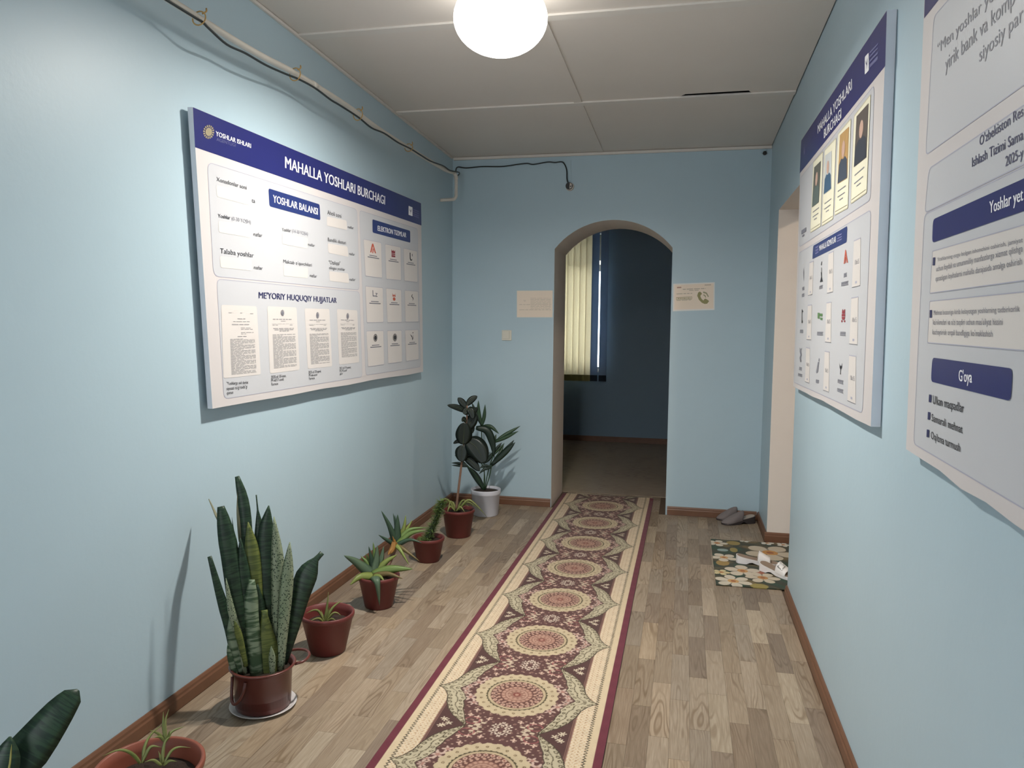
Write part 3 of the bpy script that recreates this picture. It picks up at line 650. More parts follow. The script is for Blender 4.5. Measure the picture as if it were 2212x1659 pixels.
cell(QQ(740, 800, 182, 905, 202, 890, 1115, 765, 1068, **kw), QQ(740, 600, 350, 690, 350, 680, 690, 600, 690, **kw), pen, INKG, [QQ(740, 605, 825, 675, 840, 670, 915, 600, 895, **kw)])
cell(QQ(740, 1350, 272, 1500, 298, 1490, 1382, 1310, 1305, **kw), QQ(740, 1120, 410, 1205, 420, 1195, 710, 1115, 705, **kw), fork, INKD, [QQ(740, 1095, 820, 1220, 850, 1215, 940, 1090, 895, **kw), QQ(740, 1085, 1015, 1215, 1055, 1210, 1140, 1080, 1090, **kw)])

# ---- right wall, near board (runs out of the frame)
YN = 1.02
def on3(y, z): q = np.array([RX, y, z]); d = q-CAM; k = d@FW; return (IW/2+F*(d@RT)/k, IH/2-F*(d@UP)/k)
fb = hit(1957, 970, 0, RX); ftp = hit(1996, 20, 0, RX)
ZT3 = 2.40; yft = fb[1]+(ftp[1]-fb[1])/(ftp[2]-fb[2])*(ZT3-fb[2]); br3 = hit(2212, 1146, 0, RX); sl3 = (br3[2]-fb[2])/(br3[1]-fb[1])
Q3 = [on3(yft, ZT3), on3(YN, ZT3), on3(YN, fb[2]+sl3*(YN-fb[1])), (1957, 970)]
b3 = board('notice_board', 'large white board on the right wall, cut off by the picture edge', RX, W-.0015, Q3, None)
p3 = Plane(b3, 0, RX, -1)
zh = hit(1996.5, 40, 0, RX)[2]
fill(p3, 'header_band', [on3(yft-.001, ZT3-.001), on3(YN+.001, ZT3-.001), on3(YN+.001, zh), (1996.5, 40)], NAVY)
def ext(p, q, y):                            # continue a line seen in the picture to a depth y outside it
    a, b = hit(p[0], p[1], 0, RX), hit(q[0], q[1], 0, RX); t = (y-a[1])/(b[1]-a[1]); c = a+(b-a)*t; return on3(c[1], c[2])
YE = YN+.06
def K7(x, y): return (1940+x/2.765, y/2.765)
def K8(x, y): return (1940+x/2.515, 500+y/2.515)
P3A = [K7(215, 95), ext(K7(215, 95), K7(325, -30), YE), ext(K7(165, 930), K7(752, 512), YE), K7(165, 930)]
P3B = [K7(185, 1005), ext(K7(185, 1005), K7(752, 625), YE), ext(K7(160, 1275), K7(752, 985), YE), K7(160, 1275)]
P3C = [K7(158, 1280), ext(K7(158, 1280), K7(752, 992), YE), ext(K8(85, 1155), K8(684, 1510), YE), K8(85, 1155)]
for q in (P3A, P3B, P3C): fill(p3, 'section_panel', q, PANELT, 1, .02); outline(p3, 'section_outline', q, INKL, 2, .02, .0026)
text(p3, '“Men yoshlar ye', K7(238, 325), K7(572, 1), K7(0, 262)[1], INKG, 3, .004)
text(p3, 'yirik bank va komp', K7(285, 425), K7(700, 20), K7(0, 372)[1], INKG, 3, .004)
text(p3, 'siyosiy par', K7(488, 372), K7(752, 118), K7(0, 318)[1], INKG, 3, .004)
text(p3, "O'zbekiston Res", K7(490, 872), K7(752, 690), K7(0, 815)[1], INKN, 3, .006)
text(p3, 'Ishlash Tizimi Sama', K7(445, 998), K7(752, 832), K7(0, 942)[1], INKN, 3, .006)
text(p3, '2025-y', K7(645, 995), K7(752, 938), K7(0, 935)[1], INKN, 3, .006)
plate(p3, [K7(213, 1310), ext(K7(213, 1310), K7(752, 1068), YE+.06), ext(K7(207, 1450), K7(752, 1262), YE+.06), K7(207, 1450)], NAVY, .014, 4)
text(p3, 'Yoshlar yet', K7(552, 1275), K7(756, 1195), K7(0, 1205)[1], INKW, 5, .012)
for a, b in (([K8(190, 105), ext(K8(190, 105), K8(545, 2), YE), ext(K8(175, 338), K8(684, 270), YE), K8(175, 338)], 0), ([K8(175, 377), ext(K8(175, 377), K8(684, 325), YE), ext(K8(162, 606), K8(684, 650), YE), K8(162, 606)], 1)):
    fill(p3, 'text_field', a, CREAMP, 3, .004); outline(p3, 'section_outline', a, INKL, 4, .004, .002)
def K9(x, y): return (1990+x/7.54, 520+y/7.54)
for q in ([K9(205, 275), K9(243, 270), K9(237, 400), K9(198, 402)], [K9(155, 1130), K9(192, 1128), K9(187, 1252), K9(150, 1255)]): fill(p3, 'bullet_mark', q, INKN, 5)
for s, lb, rb, lt in (('Yoshlarning ozgu bolgan ishonchini oshirish, jamiyat', K9(275, 335), K9(1674, 20), 275), ('uchun foydali va umummilliy manfaatlarga xizmat qilishga', K9(258, 500), K9(1674, 175), 445), ("qaratilgan loyihalarni mahalla darajasida amalga oshirish", K9(248, 660), K9(1660, 385), 605),
                      ('Mehnat bozoriga kirib kelayotgan yoshlarning tadbirkorlik', K9(215, 1208), K9(1625, 1155), 1135), ("ko'nikmalari va o'zi taqdiri uchun mas'uliyat hissini", K9(205, 1368), K9(1345, 1372), 1312), ("kuchaytirish orqali bandligiga ko'maklashish", K9(197, 1525), K9(1180, 1565), 1470)):
    text(p3, s, lb, rb, K9(0, lt)[1], INKG, 5, .002)
plate(p3, [K8(190, 685), K8(628, 745), K8(618, 922), K8(182, 815)], NAVY, .014, 4)
text(p3, "G'oya", K8(335, 812), K8(408, 822), K8(0, 752)[1], INKW, 5, .012)
for s, lb, rb, lt, bq in (('Ulkan maqsadlar', K8(192, 935), K8(362, 985), 890, (172, 885)), ('Samarali mehnat', K8(186, 1030), K8(355, 1098), 990, (166, 980)), ('Oqilona turmush', K8(182, 1125), K8(342, 1198), 1085, (160, 1075))):
    text(p3, s, lb, rb, K8(0, lt)[1], INKD, 4, .006)
    x, y = bq; fill(p3, 'bullet_mark', [K8(x, y), K8(x+13, y+3), K8(x+11, y+44), K8(x-2, y+41)], INKN, 4)

# ---- papers beside the arch
PAPER = mat('office_paper', (234, 218, 200), .6, .02, 8, .05, 20); PAPER2 = mat('office_paper_white', (228, 226, 222), .6, .02, 8)
INKB = mat('faded_ink', (178, 166, 150), .6, .05, 20); OLV = mat('print_olive', (146, 140, 96), .6, .05, 20); RDF = mat('faded_red_ink', (176, 140, 124), .6)
def sheet(label, quad, m, edge):
    P = [hit(p[0], p[1], 1, L-.0014) for p in quad]
    root = thing('paper_notice', label, 'paper', (P[3][0], L, P[3][2]))
    prism('sheet', P, (0, .0012, 0), m, root)
    return Plane(root, 1, L-.0014, -1, .0003)
s1 = sheet('blank-looking cream paper sheet taped left of the arch', [(1116.5, 628), (1193.8, 627.5), (1193.5, 685.5), (1116.5, 685.5)], PAPER, None)
q = [(1117, 628), (1193.5, 628), (1193.5, 685), (1117, 685)]
strips(s1, q, [(.52, .06, .96, .012), (.72, .06, .96, .012)]+[(.28+.04*k, .38, .95, .008) for k in range(11)]+[(.36, .18, .25, .01), (.4, .2, .24, .01)], INKB, 2, seed=4)
s2 = sheet('cream paper notice with an olive telephone handset right of the arch', [(1454, 613), (1544, 609.5), (1543.5, 669.5), (1453.5, 672.5)], PAPER2, None)
qi = [(1457, 615.5), (1541.5, 612), (1541, 666.5), (1456.5, 669)]
fill(s2, 'printed_field', qi, PAPER, 1)
T = [(1456.5, 614.5), (1542, 611), (1541, 667), (1456, 670)]
strips(s2, T, [(.10, .07, .18, .05)], RDF, 2, gap=False); strips(s2, T, [(.055, .77, .93, .03)], INKB, 2, gap=False)
strips(s2, T, [(.19, .22, .80, .028), (.245, .38, .62, .025), (.36, .06, .46, .025), (.62, .06, .44, .02)], INKB, 2)
outline(s2, 'number_frame', [(1461, 642.2), (1495, 640.8), (1494.5, 646.6), (1461, 647.8)], OLV, 2, .002, .003)
strips(s2, [(1461, 642.2), (1495, 640.8), (1494.5, 646.6), (1461, 647.8)], [(.35, .08, .92, .3)], OLV, 3, seed=9)
hand = [(.0, .32), (.08, .08), (.22, .0), (.36, .1), (.4, .2), (.28, .3), (.28, .42), (.38, .6), (.52, .72), (.62, .6), (.72, .58), (.95, .72), (1, .8), (.84, .98), (.64, 1), (.4, .9), (.15, .66)]
shape(s2, 'telephone_handset', [(1506, 630), (1532, 629), (1531.5, 656.5), (1506, 657)], [hand], OLV, 2)
shape(s2, 'telephone_waves', [(1506, 630), (1532, 629), (1531.5, 656.5), (1506, 657)], [[(.48, .12), (.52, .0), (.8, .1), (.98, .42), (.9, .46), (.74, .2)], [(.5, .3), (.55, .22), (.7, .32), (.76, .5), (.7, .5), (.62, .38)]], mat('print_olive_pale', (160, 156, 124), .6), 2)

# ---- light switch, plug, knob
SW = mat('switch_plastic', (214, 210, 196), .35, .02)
a, b = hit(1084.5, 713, 1, L), hit(1105.2, 735.5, 1, L)
sw = thing('light_switch', 'small cream square light switch left of the arch', 'switch', ((a[0]+b[0])/2, L, b[2]))
box('switch_plate', a[0], b[0], L-.010, L-.0005, b[2], a[2], SW, sw, .003)
w_ = (b[0]-a[0]); box('rocker', a[0]+w_*.12, b[0]-w_*.18, L-.017, L-.0095, b[2]+w_*.17, a[2]-w_*.1, SW, sw, .002)
pc_ = hit(1230.5, 402.5, 1, L-.02); BLK = mat('black_plastic', (44, 44, 46), .4); CRM = mat('cream_plastic', (196, 186, 176), .4); 
pk = thing('wall_socket', 'round dark wall socket with cream centre hanging at the end of the cable', 'socket', (pc_[0], L, pc_[2]-.033))
def disc_y(name, cx, cz_, y0, y1, r0, r1, m, par, seg=28):
    v = [(cx+r0*math.cos(2*math.pi*k/seg), y0, cz_+r0*math.sin(2*math.pi*k/seg)) for k in range(seg)]+[(cx+r1*math.cos(2*math.pi*k/seg), y1, cz_+r1*math.sin(2*math.pi*k/seg)) for k in range(seg)]
    return obj(name, v, [tuple(range(seg)), tuple(range(2*seg-1, seg-1, -1))]+[(k, (k+1) % seg, seg+(k+1) % seg, seg+k) for k in range(seg)], m, par)
disc_y('back_ring', pc_[0], pc_[2], L-.0005, L-.018, .032, .030, CRM, pk); disc_y('housing', pc_[0]-.004, pc_[2]+.003, L-.018, L-.034, .028, .025, BLK, pk)
prism('cover_half', [(pc_[0]+.002, L-.034, pc_[2]-.022), (pc_[0]+.02, L-.034, pc_[2]-.012), (pc_[0]+.018, L-.034, pc_[2]+.016), (pc_[0]+.004, L-.034, pc_[2]+.022)], (0, -.008, 0), CRM, pk)
disc_y('contact', pc_[0]+.011, pc_[2]-.004, L-.042, L-.045, .005, .005, BLK, pk, 12)
du = hit(1231, 346, 1, L); dl = hit(1232, 392, 1, L)
box('cable_duct', du[0]-.008, du[0]+.010, L-.010, L-.0005, dl[2]+.005, du[2], PAINT, pk)
kp = hit(1652, 331, 1, L-.03)
kn = thing('wall_hook', 'small black knob on the end wall in the upper right corner', 'hook', (kp[0], L, kp[2]-.016))
box('bracket', kp[0]-.022, kp[0]+.012, L-.012, L-.0005, kp[2]+.004, kp[2]+.034, PAINT, kn, .002)
disc_y('stem', kp[0], kp[2], L-.0005, L-.03, .008, .008, BLK, kn, 12)
lathe('knob', [(0, -.015), (.01, -.012), (.0155, 0), (.01, .012), (0, .015)], (kp[0], L-.035, kp[2]), BLK, kn, 16)

# ------------------------------------------------------------------ pipe and cable along the ceiling
PIPEM = mat('painted_pipe', (206, 200, 190), .4, .08, 14, .1, 60); CABM = mat('dark_cable', (38, 46, 48), .45); TIEM = mat('tan_tie', (186, 150, 92), .6, .1)
PX, PZ = .12, 2.578
pe = hit(985, 377, 0, PX); pd = hit(991.5, 434, 0, PX)
pip = thing('ceiling_pipe', 'thin white painted pipe running along the left wall below the ceiling', 'pipe', (PX, pe[1], pd[2]))
pp_ = [hit(x, y, 0, PX) for x, y in ((423, 35), (508, 88), (573, 125), (640, 160), (749, 228), (816, 277), (890, 324), (960, 366))]
z0p = pp_[0][2]
pts = [(PX, -1.29, z0p-.01), (PX, .5, z0p-.005), (PX, 1.8, z0p)]+[tuple(q) for q in pp_ if q[1] < pe[1]-.1]+[(PX, pe[1]-.06, pe[2]+.004), (PX, pe[1]-.015, pe[2]-.006), (PX, pe[1]+.002, pe[2]-.03), (PX, pe[1]+.004, pd[2]+.05), (PX, pe[1]+.004, pd[2]+.025), (PX-.012, pe[1]+.004, pd[2]+.006), (PX-.03, pe[1]+.004, pd[2]), (-.01, pe[1]-.002, pd[2]-.004)]
def pipe_z(y): return float(np.interp(y, [q[1] for q in pp_], [q[2] for q in pp_]))
tube('pipe_run', spline(pts, 5), .0125, PIPEM, pip, 12)
def ring_y(name, x, y, z, r, w, m, par):    # a collar around the pipe
    tube(name, [(x, y-w, z), (x, y+w, z)], r, m, par, 14)
ring_y('coupling', PX, 3.36, pipe_z(3.36), .0165, .02, PIPEM, pip)
tube('elbow', spline([(PX, pe[1]-.05, pe[2]+.003), (PX, pe[1]-.014, pe[2]-.007), (PX, pe[1]+.002, pe[2]-.035)], 4), .0155, PIPEM, pip, 12)
cx_ = PX+.0195
px1 = [(400, 25), (435, 46), (452, 62), (490, 96), (530, 115), (575, 141), (620, 161), (645, 171), (680, 190), (715, 216), (735, 228), (775, 254), (802, 276), (830, 288), (860, 308), (888, 322), (910, 336), (930, 348), (957, 358), (972, 368)]
cp = [(cx_, -1.2, z0p-.025), (cx_, .5, z0p-.03), (cx_, 1.6, z0p-.02)]+[hit(x, y, 0, cx_) for x, y in px1]+[np.array([cx_+.0, pe[1]+.02, pe[2]+.018])]
e_px = [(987.8, 379), (984.8, 368), (989.3, 360.8), (1007.5, 362.8), (1040.8, 360), (1080, 360), (1101, 357.8), (1120, 354.8), (1138.9, 353), (1153, 355), (1183, 350), (1199, 351), (1213, 349.6), (1219.6, 355), (1224.3, 368), (1224.8, 386), (1227.5, 396)]
cp += [hit(x, y, 1, L-.012) for x, y in e_px]+[hit(1228.5, 400, 1, L-.025)]
cab = tube('power_cable', spline(cp, 5), .0048, CABM, None, 8)
tag(cab, 'dark cable tied along the ceiling pipe and across the end wall', 'cable')
for k, ((x, y), lb) in enumerate((((437, 44), 'nearest of the tan ties on the ceiling pipe'), ((643, 166), 'tan tie on the ceiling pipe above the middle of the header lettering'), ((778, 253), 'third tan tie along the ceiling pipe from the camera'), ((887, 321), 'farthest tan tie on the ceiling pipe'))):
    c = hit(x, y, 0, cx_); yy = c[1]
    pz = pipe_z(yy); hz = (pz-c[2])/2+.019; zc = (pz+c[2])/2+.002
    pts = [(PX+.007+.026*math.cos(a), yy+.004*math.sin(a), zc+hz*math.sin(a)) for a in [2*math.pi*i/16 for i in range(17)]]
    tail = [(PX+.02, yy, pz+.010), (PX+.028, yy+.012, pz+.022), (PX+.022, yy+.022, pz+.036)]
    v, f = tube_vf(pts, .0026, 6); v2, f2 = tube_vf(spline(tail, 3), .003, 6, len(v))
    tag(obj('cable_tie', v+v2, f+f2, TIEM, None, True), lb, 'cable tie', 'tan ties holding the cable to the pipe')
flush_text()

# ------------------------------------------------------------------ woven pattern helpers: colour by place on the cloth
def attr_mat(name, rough=.9, bump=.25):
    m = bpy.data.materials.new(name); m.use_nodes = True; nt = m.node_tree; b = nt.nodes['Principled BSDF']
    b.inputs['Roughness'].default_value = rough; b.inputs['Specular IOR Level'].default_value = .1; b.inputs['Sheen Weight'].default_value = .15
    at = nt.nodes.new('ShaderNodeAttribute'); at.attribute_name = 'weave'
    tc = nt.nodes.new('ShaderNodeTexCoord'); nz = nt.nodes.new('ShaderNodeTexNoise'); nz.inputs['Scale'].default_value = 420
    nt.links.new(tc.outputs['Object'], nz.inputs['Vector'])
    mx = nt.nodes.new('ShaderNodeMix'); mx.data_type = 'RGBA'; mx.blend_type = 'MULTIPLY'; mx.inputs[0].default_value = .35
    nt.links.new(at.outputs['Color'], mx.inputs[6]); nt.links.new(nz.outputs['Fac'], mx.inputs[7])
    hs = nt.nodes.new('ShaderNodeHueSaturation'); hs.inputs['Saturation'].default_value = 1.0; hs.inputs['Value'].default_value = 1.2
    nt.links.new(mx.outputs[2], hs.inputs['Color']); nt.links.new(hs.outputs[0], b.inputs['Base Color'])
    bp = nt.nodes.new('ShaderNodeBump'); bp.inputs['Strength'].default_value = bump; bp.inputs['Distance'].default_value = .002
    nt.links.new(nz.outputs['Fac'], bp.inputs['Height']); nt.links.new(bp.outputs[0], b.inputs['Normal'])
    return m
def cloth(name, X, Y, Zg, colfn, m, thick, parent=None):
    """a closed sheet over a grid of points, coloured per point"""
    ny, nx = X.shape; N = nx*ny
    co = np.concatenate([np.stack([X, Y, Zg], -1).reshape(-1, 3), np.stack([X, Y, Zg-thick], -1).reshape(-1, 3)])
    i = np.arange(N).reshape(ny, nx)
    q = np.stack([i[:-1, :-1], i[:-1, 1:], i[1:, 1:], i[1:, :-1]], -1).reshape(-1, 4)
    rim = np.concatenate([i[0, :], i[1:, -1], i[-1, -2::-1], i[-2:0:-1, 0]])
    r2 = np.roll(rim, -1); side = np.stack([rim, rim+N, r2+N, r2], -1)
    # the underside is a plain rim-to-rim sheet
    quads = np.concatenate([q, side])
    bot = rim[::-1]+N
    me = bpy.data.meshes.new(name)
    me.vertices.add(2*N); me.vertices.foreach_set('co', co.astype(np.float32).ravel())
    nl = quads.size+len(bot); me.loops.add(nl); me.loops.foreach_set('vertex_index', np.concatenate([quads.ravel(), bot]).astype(np.int32))
    npoly = len(quads)+1; me.polygons.add(npoly)
    me.polygons.foreach_set('loop_start', np.concatenate([np.arange(len(quads))*4, [quads.size]]).astype(np.int32))
    me.update(calc_edges=True); me.validate()
    a = me.color_attributes.new('weave', 'FLOAT_COLOR', 'POINT')
    c = colfn; full = np.concatenate([c.reshape(-1, 3), c.reshape(-1, 3)]); full = np.concatenate([full, np.ones((2*N, 1))], 1)
    a.data.foreach_set('color', full.astype(np.float32).ravel())
    me.materials.append(m); o = bpy.data.objects.new(name, me); COL.objects.link(o)
    if parent: o.parent = parent
    return o
def clean(o):                                # drop the grid points of the underside that nothing uses
    bm = bmesh.new(); bm.from_mesh(o.data); bmesh.ops.delete(bm, geom=[v for v in bm.verts if not v.link_faces], context='VERTS'); bm.to_mesh(o.data); bm.free()
def L3(*c): return np.array(lin(*c)[:3])

# ------------------------------------------------------------------ runner
RY0, RY1, PER, V0, UC = 1.55, 6.415, .5335, 2.838, 1.230
HW = (RX1-RX0)/2
def runner_colour(X, Y):
    u = X-UC; au = np.abs(u); v = (Y-V0+PER/2) % PER-PER/2; av = np.abs(v)
    c = np.zeros(X.shape+(3,)); 
    MAR, MAR2, RED, FRA, RING, CRE, DRK, PNK, WHT = L3(88, 58, 54), L3(78, 52, 48), L3(100, 44, 54), L3(176, 164, 138), L3(182, 164, 134), L3(202, 184, 158), L3(62, 52, 38), L3(160, 118, 106), L3(186, 160, 146)
    vx = np.array([0, .03, .07, .12, .17, .21, .24, .2668]); uo = np.interp(av, vx, [.315, .284, .262, .250, .228, .198, .165, .137])
    vi = np.array([0, .04, .08, .098, .13, .16, .19, .22, .25, .2668]); ui = np.interp(av, vi, [.232, .204, .184, .190, .178, .174, .160, .150, .137, .137])
    um = (uo*.45+ui*.55)+.005*np.cos(av/.0668*2*np.pi)
    c[:] = MAR
    def put(mask, col): c[mask] = col
    def dots(mask, du, dv, r, ucoord, vcoord, col, ring=False):
        a = (ucoord/du) % 1-.5; b = (vcoord/dv) % 1-.5; d = np.hypot(a*du, b*dv)
        put(mask & (d < r) & ((d > r*.45) if ring else True), col)
    # faint field of small dots
    dots(au < .2, .026, .03,   .0034, u+.013*(np.floor(v/.03) % 2), v, L3(168, 140, 122))
    dots(au < .25, .041, .047, .006, u+.02*(np.floor((v+.01)/.047) % 2), v+.01, L3(124, 92, 82))
    # blossoms: (u, v, radius, petals)
    def flower(fu, fv, r, n, col, core=None, sq=1.0):
        a, b = au-fu, (av-fv)*sq; d = np.hypot(a, b); t = np.arctan2(b, a)
        put(d < r*(.62+.38*np.cos(n*t)), col)
        if core is not None: put(d < r*.28, core)
    for fu, fv in ((.024, .246), (.024, .2668-.0), (.0, .232)): flower(fu, fv, .017, 5, L3(196, 178, 160), MAR)
    for fu, fv in ((.088, .236), (.098, .2668)): flower(fu, fv, .026, 4, L3(186, 166, 144), MAR)
    for fu, fv, r in ((.172, .062, .03), (.2, .03, .02), (.148, .1, .022), (.204, .005, .018)): flower(fu, fv, r, 5, WHT, PNK)
    for fu, fv in ((.12, .15), (.135, .19), (.105, .2), (.06, .205)): flower(fu, fv, .013, 4, L3(198, 168, 150))
    for fu, fv in ((.118, .226),):             # outlined leaf shapes by the pinch
        d = np.hypot((au-fu)/.03, (av-fv)/.024); put((d < 1) & (d > .86), L3(150, 84, 84))
    # frame band
    fr = (au > ui) & (au < uo); put(fr, FRA)
    tt = (au-ui)/np.maximum(uo-ui, .004)
    seg = np.where(tt < .5, tt, 1-tt)
    dots(fr & (tt > .56) & (tt < .94), .027, .026, .0085, au-uo-.002, av, L3(84, 74, 54), True); dots(fr & (tt > .1) & (tt < .45), .026, .024, .0068, au-ui, av+.008, L3(84, 74, 54), True)
    put(fr & (np.abs(au-um) < .0020), L3(84, 74, 54))
    put((np.abs(au-uo) < .0026), DRK); put((np.abs(au-ui) < .0020), DRK)
    # outside the frame
    out = au >= uo+.003
    put(out & (au < .252), MAR2)
    o2 = out & (au < .252)
    for fu, fv in ((.214, .2668-.018), (.222, .242), (.196, .2668)):
        a, b = au-fu, av-fv; d = np.hypot(a, b); t = np.arctan2(b, a); put(o2 & (d < .014*(.6+.4*np.cos(5*t))), L3(200, 184, 160))
    put(out & (np.abs(au-.2535) < .0018), L3(130, 96, 84)); put(out & (np.abs(au-.2475) < .0014), L3(130, 96, 84))
    cb = (au >= .256) & (au > uo+.003) & (au < .345); put(cb, CRE)
    tex = (np.sin(u*420)*np.sin(Y*300) > .35); put(cb & tex & (au < .312), L3(192, 164, 132))
    dots(cb & (au < .308), .02, .018, .0026, au, Y, L3(150, 118, 88))
    zig = .316+.0055*(np.abs(((Y/.0165) % 1)-.5)*4-1); put(np.abs(au-zig) < .0032, DRK)
    put((au > zig+.003) & (au < .3465), L3(196, 176, 146))
    # medallion
    r = np.hypot(u/.1625, v/.170); th = np.arctan2(v/.170, u/.1625)
    edge = 1+.022*np.cos(26*th); m = r < edge; put(m, RING)
    def ringdots(rad, n, ph, rr, col, ring=False):
        a = (th/(2*np.pi)*n+ph) % 1-.5; d = np.hypot(a*2*np.pi*rad/n*.166, (r-rad)*.166); put(m & (d < rr) & ((d > rr*.5) if ring else True), col)
    ringdots(.865, 24, 0, .0056, L3(96, 74, 46), True)
    put(m & (r < .735+.012*np.cos(40*th)), L3(70, 62, 40)); put(m & (r < .70), L3(176, 156, 126)); put(m & (r < .635), L3(96, 62, 54))
    ringdots(.575, 24, 0, .0088, L3(180, 148, 130)); ringdots(.575, 24, 0, .0036, L3(128, 74, 62)); ringdots(.50, 24, .5, .0050, L3(172, 138, 122)); ringdots(.44, 20, 0, .0066, L3(172, 136, 118))
    put(m & (r < .375), L3(138, 100, 86)); ringdots(.33, 18, 0, .0066, L3(172, 134, 116)); put(m & (r < .26) & (r > .225), L3(172, 136, 118)); ringdots(.18, 10, 0, .006, L3(170, 132, 114)); put(m & (r < .09), L3(116, 58, 50)); put(m & (r < .05), L3(168, 128, 110))
    # bound edges
    put(au > .3465, RED)
    k = 1+.05*np.sin(Y*71+u*13)*np.sin(u*57)
    return c*k[..., None]
nx = int((RX1-RX0)/.0026)+1; ny = int((RY1-RY0)/.0028)+1
gx, gy = np.meshgrid(np.linspace(RX0, RX1, nx), np.linspace(RY0, RY1, ny))
far = np.clip((gy-6.30)/.115, 0, 1)
gxx = gx+.010*np.clip((gy-4)/2.4, 0, 1)*((gx-UC)/HW > 0)*((gx-UC)/HW)
gz = .0075+.0012*np.sin(gy*9+gx*3)*np.sin(gx*21)+.010*far**2*np.clip((gx-1.48)/.12, 0, 1)
corner = np.clip((gx-1.50)/.107, 0, 1)**2
gyy = gy-.05*far*corner
run = cloth('carpet_runner', gxx, gyy, gz, runner_colour(gx, gy), attr_mat('runner_pile'), .006); clean(run)
tag(run, 'long maroon and cream runner with round medallions leading to the arch', 'carpet')

# ------------------------------------------------------------------ doormat
mp = [hit(1541, 1163, 2, .006), hit(1539.5, 1262, 2, .006)]
MX0, MY1, MY0 = (mp[0][0]+mp[1][0])/2, mp[0][1]-.015, mp[1][1]; MX1 = MX0+.68
def mat_colour(X, Y):
    c = np.zeros(X.shape+(3,)); n = np.sin(X*23+np.sin(Y*17)*2)*np.sin(Y*19+np.sin(X*13)*2)
    base_ = L3(54, 58, 46); c[:] = base_; c[n > .15] = L3(78, 72, 52); c[n > .6] = L3(104, 88, 58); c[n < -.55] = L3(44, 66, 52)
    def blot(px, py, rx, ry, col, ang=0):
        p = hit(px, py, 2, .006); a, b = X-p[0], Y-p[1]; ca, sa = math.cos(ang), math.sin(ang); A, B = a*ca+b*sa, -a*sa+b*ca
        c[(A/rx)**2+(B/ry)**2 < 1] = L3(*col)
    def flower(px, py, r, col, n=5, core=(176, 128, 76), ph=0.0):
        p = hit(px, py, 2, .006); a, b = X-p[0], Y-p[1]; t = np.arctan2(b, a)+ph; d = np.hypot(a, b)
        pet = d < r*(.50+.5*np.abs(np.cos(n*t/2))**.7); c[pet] = L3(*col)
        c[pet & (np.abs(np.sin(n*t/2)) > .97)] = L3(*[q*.72 for q in col])
        c[pet & (d < r*.30)] = L3(*core); c[pet & (d < r*.14)] = L3(150, 92, 58)
    for a in ((1561, 1216, .04, .05, (150, 124, 72)), (1585, 1188, .025, .05, (138, 124, 72)), (1640, 1266, .05, .04, (142, 128, 72)), (1561, 1188, .035, .03, (132, 150, 146)), (1584, 1173, .045, .05, (138, 120, 66)), (1640, 1236, .03, .04, (150, 88, 66)), (1600, 1210, .03, .05, (96, 92, 60))): blot(*a)
    flower(1549, 1173, .07, (194, 186, 170)); flower(1609, 1168, .04, (206, 206, 196)); flower(1657, 1173, .045, (206, 204, 194)); flower(1692, 1177, .045, (206, 204, 194))
    flower(1563.7, 1204, .085, (196, 186, 168), 5, (190, 150, 96), .4); flower(1558, 1236, .052, (196, 182, 140)); flower(1604, 1233, .105, (194, 182, 164), 5, (186, 140, 88), .9)
    flower(1647.6, 1248, .098, (190, 178, 158), 6); flower(1584, 1255, .105, (194, 184, 166), 6, (190, 148, 92), .3); flower(1663.5, 1194, .165, (184, 172, 152), 5, (184, 134, 74), .2)
    return c
gx, gy = np.meshgrid(np.linspace(MX0, MX1, 230), np.linspace(MY0, MY1, 320))
gyy = gy+.02*(gx-MX0)/.68
dm = cloth('doormat', gx, gyy, .006+.0008*np.sin(gx*31)*np.sin(gy*17), mat_colour(gx, gyy), attr_mat('doormat_pile', .85, .15), .005); clean(dm)
tag(dm, 'dark green doormat printed with cream flowers in the right doorway', 'doormat')

